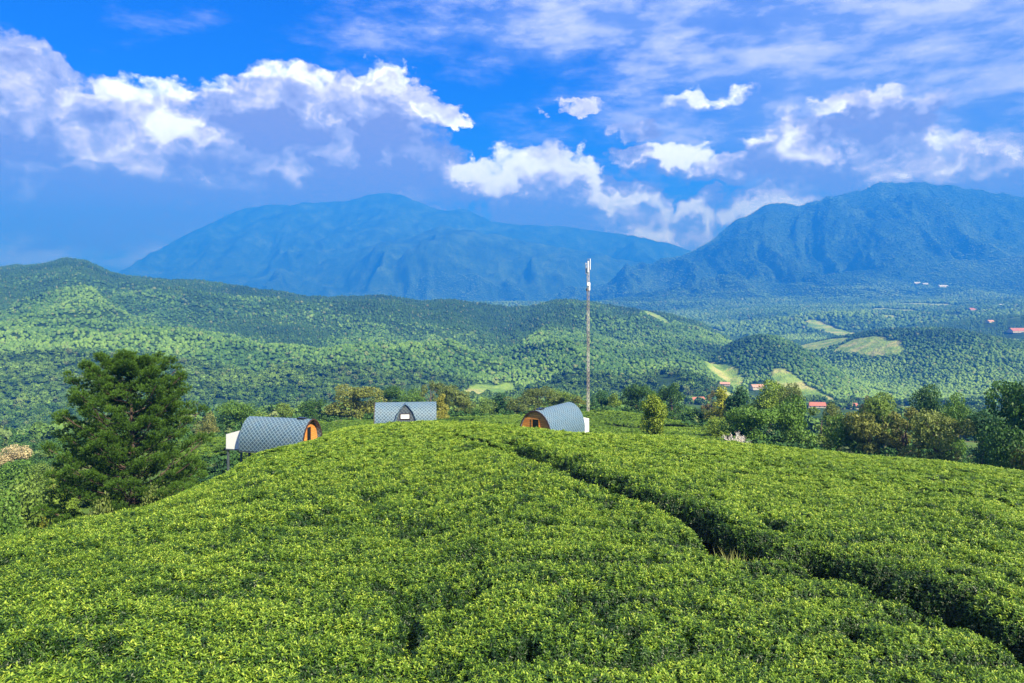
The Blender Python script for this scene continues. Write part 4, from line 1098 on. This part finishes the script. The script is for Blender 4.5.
def cabin(name, front, rear, ridge_py, Ht, Wd, label, annex=1.45, stilts=0.0, vent=True, dormer=False, recess=.45):
    """local -Y is the front"""
    fx, fy = front; rx, ry = rear; L = math.hypot(fx-rx, fy-ry)
    cx, cy = (fx+rx)/2, (fy+ry)/2; ang = math.atan2(fx-rx, -(fy-ry))
    dmid = cy/K; zr = zpx(ridge_py, dmid); zb = zr - Ht
    root = empty(name, (cx, cy, zb), ang); tag(root, label, 'cabin')
    vault('roof', SH, root, -L/2, L/2, Wd, Ht, .10)
    mb = MB(); arch_wall(mb, -L/2+recess, -L/2+recess+.08, Wd-.22, Ht-.12); fw = mb.build('front_wall', WD, root)
    mb = MB(); arch_wall(mb, L/2-.2, L/2-.12, Wd-.22, Ht-.12); mb.build('rear_wall', WHT, root)
    # dark rim along the front edge
    P = arch(Wd+.05, Ht+.03, 28); P2_ = arch(Wd-.16, Ht-.1, 28); mb = MB()
    for k in range(28):
        a, b, c, d = P[k], P[k+1], P2_[k+1], P2_[k]
        y0, y1 = -L/2-.07, -L/2+.03
        mb.add([(a[0],y0,a[1]),(b[0],y0,b[1]),(c[0],y0,c[1]),(d[0],y0,d[1]),(a[0],y1,a[1]),(b[0],y1,b[1]),(c[0],y1,c[1]),(d[0],y1,d[1])], [(0,1,2,3),(7,6,5,4),(0,4,5,1),(2,6,7,3)])
    mb.build('gable_trim', DARKW, root)
    yf = -L/2+recess
    mb = MB(); mb.box((-.38, yf-.03, .12), (.38, yf-.004, Ht*.74)); dr = mb.build('door', BLK, root)
    mb = MB(); mb.box((-.48, yf-.06, .12), (-.38, yf-.004, Ht*.74+.1)); mb.box((.38, yf-.06, .12), (.48, yf-.004, Ht*.74+.1)); mb.box((-.38, yf-.06, Ht*.74), (.38, yf-.004, Ht*.74+.1)); mb.build('door_frame', WD, dr)
    mb = MB(); mb.box((.27,yf-.09,1.0),(.32,yf-.035,1.2)); mb.build('handle', STEEL, dr)
    mb = MB(); mb.box((-Wd*.46, -L/2-.5, -.16), (Wd*.46, L/2+.05, -.005)); mb.build('floor_deck', STEEL, root)
    if annex:
        mb = MB(); w_ = .85; h0, h1 = -.0, 1.75; y0, y1 = L/2-.1, L/2+annex
        mb.add([(-w_*1.5,y0,h0),(w_*1.5,y0,h0),(w_*1.5,y1,h0),(-w_*1.5,y1,h0),(-w_*1.5,y0,h1+.35),(w_*1.5,y0,h1+.35),(w_*1.5,y1,h1-.25),(-w_*1.5,y1,h1-.25)],
               [(0,3,2,1),(4,5,6,7),(0,1,5,4),(1,2,6,5),(2,3,7,6),(3,0,4,7)])
        an = mb.build('annex', WHT, root)
        mb = MB(); mb.box((-.35, y1+.003, .55), (.35, y1+.03, 1.15)); mb.build('window', GLS, an)
        mb = MB(); mb.box((w_*1.5+.003, y0+.5, .6), (w_*1.5+.03, y0+1.0, 1.1)); mb.build('window', simple_mat('grey_pane', (.45,.5,.55), .2), an)
        mb = MB(); mb.box((-w_*1.5-.04, y0+.15, -.14), (w_*1.5+.04, y1+.04, -.005)); mb.build('annex_floor', STEEL, root)
    # posts down to the slope
    Rz = Matrix.Rotation(ang, 4, 'Z')
    ypos = [-L/2+.6, -L/2+L*.45, L/2-.9] + ([L/2+annex-.15] if annex else [])
    for yy in ypos:
        for xx in (-Wd*.36, Wd*.36):
            xx_ = xx if yy < L/2 else xx*.8
            wv = Rz @ Vector((xx_, yy, 0)); gz = float(zground(np.array([cx+wv.x]), np.array([cy+wv.y]))[0]) - zb
            mb = MB(); mb.box((xx_-.09, yy-.09, min(gz, -.3)-.25), (xx_+.09, yy+.09, -.16)); mb.build('post', STEEL, root)
    if vent:
        mb = MB(); mb.box((-.35, -L/2+.75, Ht-.03), (.25, -L/2+1.6, Ht+.10)); mb.build('roof_vent', BLK, root)
    return root, L, zb
cabin('arched_cabin', cabL_front, cabL_rear, 417.5, 3.3, 3.9, 'leftmost arched cabin on posts, orange gable facing right, white annex at its left end', annex=2.0)
cabin('arched_cabin', cabR_front, cabR_rear, 406, 3.65, 4.1, 'rightmost arched cabin, orange board front with dark door facing left, white annex at right', annex=2.5, recess=.12)
# middle cabin: seen from its long side, with a dormer
def middle():
    L = 60/F*61*K; Ht = 3.6; Wd = 4.3
    cx, cy = cabM_c; zb = zpx(402, 61) - Ht
    f = (cx - L/2, cy - .055*L); r_ = (cx + L/2, cy + .055*L)
    root, L, zb = cabin('arched_cabin', f, r_, 402, Ht, Wd, 'arched grey shingle cabin seen broadside in the middle, with pointed dormer and white window', annex=False, vent=False)
    # camera side of the cabin in its local frame
    loc = root.matrix_basis.inverted() @ Vector((cx, cy-10, zb)); sx = 1 if loc.x > 0 else -1
    xo = sx*(Wd/2+.05); wdm = 1.25; hd = 3.52
    prof = [(-wdm, 0.2), (-wdm*.97, hd*.42), (-wdm*.66, hd*.72), (-.3, hd*.93), (0, hd), (.3, hd*.93), (wdm*.66, hd*.72), (wdm*.97, hd*.42), (wdm, 0.2)]
    n = len(prof)
    V = [(xo, y, z) for y, z in prof] + [(0.2*sx, y*1.0, z) for y, z in prof]
    Fs = [(i, i+1, i+1+n, i+n) for i in range(n-1)]
    V2 = [(xo+sx*.12, y*1.12, z+.10) for y, z in prof] + [(0.2*sx, y*1.12, z+.10) for y, z in prof]
    b = len(V); V += V2; Fs += [(i+b, i+1+b, i+1+n+b, i+n+b) for i in range(n-1)]
    Fs += [(i, i+1, b+i+1, b+i) for i in range(n-1)]
    d = mesh_obj('dormer', V, Fs, SH, root); add_uv(d, [(v[0], v[2]+abs(v[1])) for v in V])
    w_ = mesh_obj('dormer_wall', [(xo-sx*.08, y, z) for y, z in prof] + [(xo-sx*.16, y, z) for y, z in prof], [tuple(range(n)), tuple(range(n,2*n))[::-1]], SH2, d); add_uv(w_, [(y, z) for y, z in prof]*2)
    x0, x1 = sorted((xo-sx*.075, xo-sx*.02)); mb = MB(); mb.box((x0,-.6,1.75),(x1,.5,2.3)); wi = mb.build('window', simple_mat('window_white', (.85,.87,.9), .3, .03), d)
    x0, x1 = sorted((xo-sx*.076, xo-sx*.0)); mb = MB(); mb.box((x0,-.7,1.65),(x1,-.6,2.4)); mb.box((x0,.5,1.65),(x1,.6,2.4)); mb.box((x0,-.6,2.3),(x1,.5,2.4)); mb.box((x0,-.6,1.65),(x1,.5,1.75)); mb.build('frame', DARKW, wi)
middle()

# ------------------------------------------------------------------ telecom mast
def mast():
    dep = 122; X, Y, Zg = at(588, dep); top = zpx(259, dep); H = top - Zg
    root = empty('telecom_mast', (X, Y, Zg), .3); tag(root, 'tall slim lattice telecom mast with panel antennas rising behind the right cabin', 'mast')
    w_ = .36
    red = simple_mat('mast_grey', (.30,.26,.23), .6, .12, 1.0, metal=.2); pale = simple_mat('mast_pale', (.46,.43,.38), .6, .1, 1.0, metal=.1)
    nsec = 7; C3 = [(w_*math.cos(a), w_*math.sin(a)) for a in (0, 2.094, 4.189)]
    z0 = 1.0
    for i in range(nsec):
        mb = MB(); za = z0 + (H*.93-z0)*i/nsec; zb_ = z0 + (H*.93-z0)*(i+1)/nsec
        for (a, b) in C3: mb.tube([(a,b,za),(a,b,zb_)], [.062,.062], 6)
        nb = 8; hh = (zb_-za)/nb
        for k in range(nb):
            for j in range(3):
                p, q = C3[j], C3[(j+1)%3]
                if k % 2: p, q = q, p
                mb.tube([(p[0],p[1],za+hh*k),(q[0],q[1],za+hh*(k+1))], [.03,.03], 4)
                mb.tube([(C3[j][0],C3[j][1],za+hh*k),(C3[(j+1)%3][0],C3[(j+1)%3][1],za+hh*k)], [.03,.03], 4)
        mb.build('mast_section', pale if i % 2 == 0 else red, root)
    mb = MB(); mb.box((-.75,-.75,-.8),(.75,.75,1.0)); mb.build('footing', SLAB, root)
    mb = MB(); mb.tube([(0,0,H*.93),(0,0,H+.15)], [.08,.06], 8); mb.tube([(0,0,H*.93),(0,0,H*.945)], [.4,.4], 8); mb.build('top_pole', red, root)
    for k, a in enumerate((.2, 2.3, 4.4)):
        dz = (-.2, -1.3, -.9)[k]; c, s = math.cos(a), math.sin(a); r_ = .62; L = 2.9
        mb = MB(); z1 = H + .3 + dz; z0_ = z1 - L
        P = [(-.2,-.09),(-.14,.1),(.14,.1),(.2,-.09)]
        V = []
        for z in (z0_, z1):
            for (tx, ry) in P: V.append((c*(r_+ry) - s*tx, s*(r_+ry) + c*tx, z))
        mb.add(V, [(0,1,2,3)[::-1],(4,5,6,7),(0,1,5,4),(1,2,6,5),(2,3,7,6),(3,0,4,7)])
        an = mb.build('antenna', WHT, root)
        for z in (z0_+.4, z1-.4):
            mb = MB(); mb.tube([(0,0,z),(c*r_*.85,s*r_*.85,z)], [.035,.035], 5); mb.build('bracket', STEEL, an)
    mb = MB(); mb.box((-.42,-.55,H*.83),(.42,-.2,H*.83+.8)); mb.box((.2,-.2,H*.80),(.55,.25,H*.80+1.3)); mb.build('radio_unit', WHT, root)
    mb = MB(); mb.box((-.35,.2,H*.795),(.3,.5,H*.795+.7)); mb.build('equipment_box', DARKW, root)
mast()

# ------------------------------------------------------------------ houses in the valley
TILE = simple_mat('red_roof_tiles', (.36,.13,.09), .8, .25, .8); PINK = simple_mat('pale_red_roof', (.46,.25,.19), .8, .2, .8); WALLM = simple_mat('cream_wall', (.45,.41,.34), .8, .1, .5)
GREYR = simple_mat('pale_metal_roof', (.46,.49,.52), .5, .1, .3); PANE = simple_mat('house_pane', (.03,.04,.05), .2)
def house(px, py, wpx, dep, rz, roofm, label, roofh=.30, depth=.55, raise_=0.0):
    dd = dep*np.exp(np.linspace(-.5, .35 if dep > 400 else 1.15, 500))
    zg_ = zground((px-CX)/F*dd*K, dd*K); Ls = wpx/F*dd*K
    err = np.abs(zg_ + Ls*.55*roofh + np.maximum(2.8, Ls*.11) - zpx(py, dd))/dd + .0004*np.abs(np.log(dd/dep))
    j = int(np.argmin(err)); dep = float(dd[j])
    X = (px-CX)/F*dep*K; Y = dep*K; L = wpx/F*dep*K; D = L*depth
    rh = D*.5*roofh*2.0; wallh = max(2.8, L*.11); Zg = float(zg_[j]); zr = Zg + rh + wallh + min(1.5, max(0, zpx(py, dep) - Zg - rh - wallh)); base = Zg - .8
    print('house', px, py, 'd', round(dep), 'ridge row', round(HY - zr/(dep*K)*F, 1), 'L', round(L, 1))
    root = empty('house', (X, Y, zr - rh - wallh), rz); tag(root, label, 'house')
    h0 = base - (zr-rh-wallh)
    mb = MB(); mb.box((-L/2+.6,-D/2+.6,h0),(L/2-.6,D/2-.6,wallh)); 
    mb.add([(-L/2+.6,-D/2+.6,wallh),(-L/2+.6,D/2-.6,wallh),(-L/2+.6,0,wallh+rh*.85)], [(0,1,2)]); mb.add([(L/2-.6,-D/2+.6,wallh),(L/2-.6,D/2-.6,wallh),(L/2-.6,0,wallh+rh*.85)], [(0,2,1)])
    mb.build('wall', WALLM, root)
    mb = MB(); t_ = .25
    for sg in (-1, 1):
        y = sg*D/2; mb.add([(-L/2,y,wallh-.3),(L/2,y,wallh-.3),(L/2,0,wallh+rh),(-L/2,0,wallh+rh),(-L/2,y,wallh-.3-t_),(L/2,y,wallh-.3-t_),(L/2,0,wallh+rh-t_),(-L/2,0,wallh+rh-t_)],
                           [(0,1,2,3),(7,6,5,4),(0,4,5,1),(1,5,6,2),(3,7,4,0)])
    mb.build('roof', roofm, root)
    for k in range(4):
        x = -L/2 + L*(k+.5)/4
        if k == 1:
            mb = MB(); mb.box((x-.6,-D/2+.52,.1),(x+.6,-D/2+.59,2.3)); mb.build('door', DARKW, root)
        else:
            mb = MB(); mb.box((x-.7,-D/2+.52,1.0),(x+.7,-D/2+.59,2.2)); mb.build('window', PANE, root)
HOUSES = [
 (695,397,20,190,.3,TILE,'red roofed house peeking above the trees right of the lone yellow green tree'),
 (816,402,18,200,-.1,TILE,'red roofed house behind the wood edge, left of the pair at its middle'),
 (848,403,19,215,.1,TILE,'red roofed house behind the wood edge, right of the pair at its middle'),
 (757,374,13,520,.2,PINK,'small pink roofed house beside the terraced field below the wooded knoll'),
 (725,382,10,560,-.3,PINK,'tiny pale red roofed house on the terraced field above the wood edge'),
 (1017,328,16,1500,.1,TILE,'long red roofed building at the right edge of the valley village'),
 (952,310,9,1900,.0,PINK,'pink roofed house at the left end of the valley village'),
 (972,308,8,1900,.3,TILE,'red roofed house right of the pink roofed house in the valley village'),
 (980,313,7,1850,.3,GREYR,'tiny white roofed house just below the red roofed house of the valley village'),
 (1003,304,8,2100,.0,GREYR,'white roofed shed above the long red roofed building at the right edge'),
 (1014,316,8,1800,.1,GREYR,'white roofed shed between the village houses at the right edge'),
 (990,320,8,1700,.4,PINK,'small pale roofed house left above the long red roofed building'),
 (917,282,6,3300,.0,GREYR,'left of two tiny white houses under the bare hill at the mountain foot'),
 (925,283,6,3300,.2,GREYR,'right of two tiny white houses under the bare hill at the mountain foot'),
 (943,285,9,3200,.0,GREYR,'low white building right of the tiny houses at the mountain foot'),
]
for h in HOUSES: house(*h)

# ------------------------------------------------------------------ haze
def haze():
    mb = MB(); R_ = 9600*K
    mb.box((-R_, -R_*.25, -700), (R_, R_*1.05, 1900)); o = mb.build('haze', None)
    m = bpy.data.materials.new('haze'); m.use_nodes = True; nt = m.node_tree; nt.nodes.clear(); t = NT(nt)
    out = t.n('ShaderNodeOutputMaterial'); v = t.n('ShaderNodeVolumePrincipled')
    v.inputs['Color'].default_value = (.008,.112,.50,1); v.inputs['Density'].default_value = HAZE; v.inputs['Absorption Color'].default_value = (.5,.5,.5,1); v.inputs['Anisotropy'].default_value = 0.0
    nt.links.new(v.outputs[0], out.inputs['Volume']); o.data.materials.append(m)
    tag(o, kind='stuff'); o['label'] = 'blue summer haze over the valley'
HAZE = 0.00033
haze()

# ------------------------------------------------------------------ render settings
vs = scene.view_settings; scene.display_settings.display_device = 'sRGB'
vs.view_transform = 'Standard'; vs.look = 'None'; vs.exposure = 1.38; vs.gamma = 1.0; vs.use_curve_mapping = False
cy = scene.cycles; scene.render.engine = 'CYCLES'
cy.use_denoising = True; cy.max_bounces = 6; cy.diffuse_bounces = 2; cy.glossy_bounces = 2; cy.transmission_bounces = 4; cy.volume_bounces = 1; cy.transparent_max_bounces = 4
cy.sample_clamp_indirect = 4
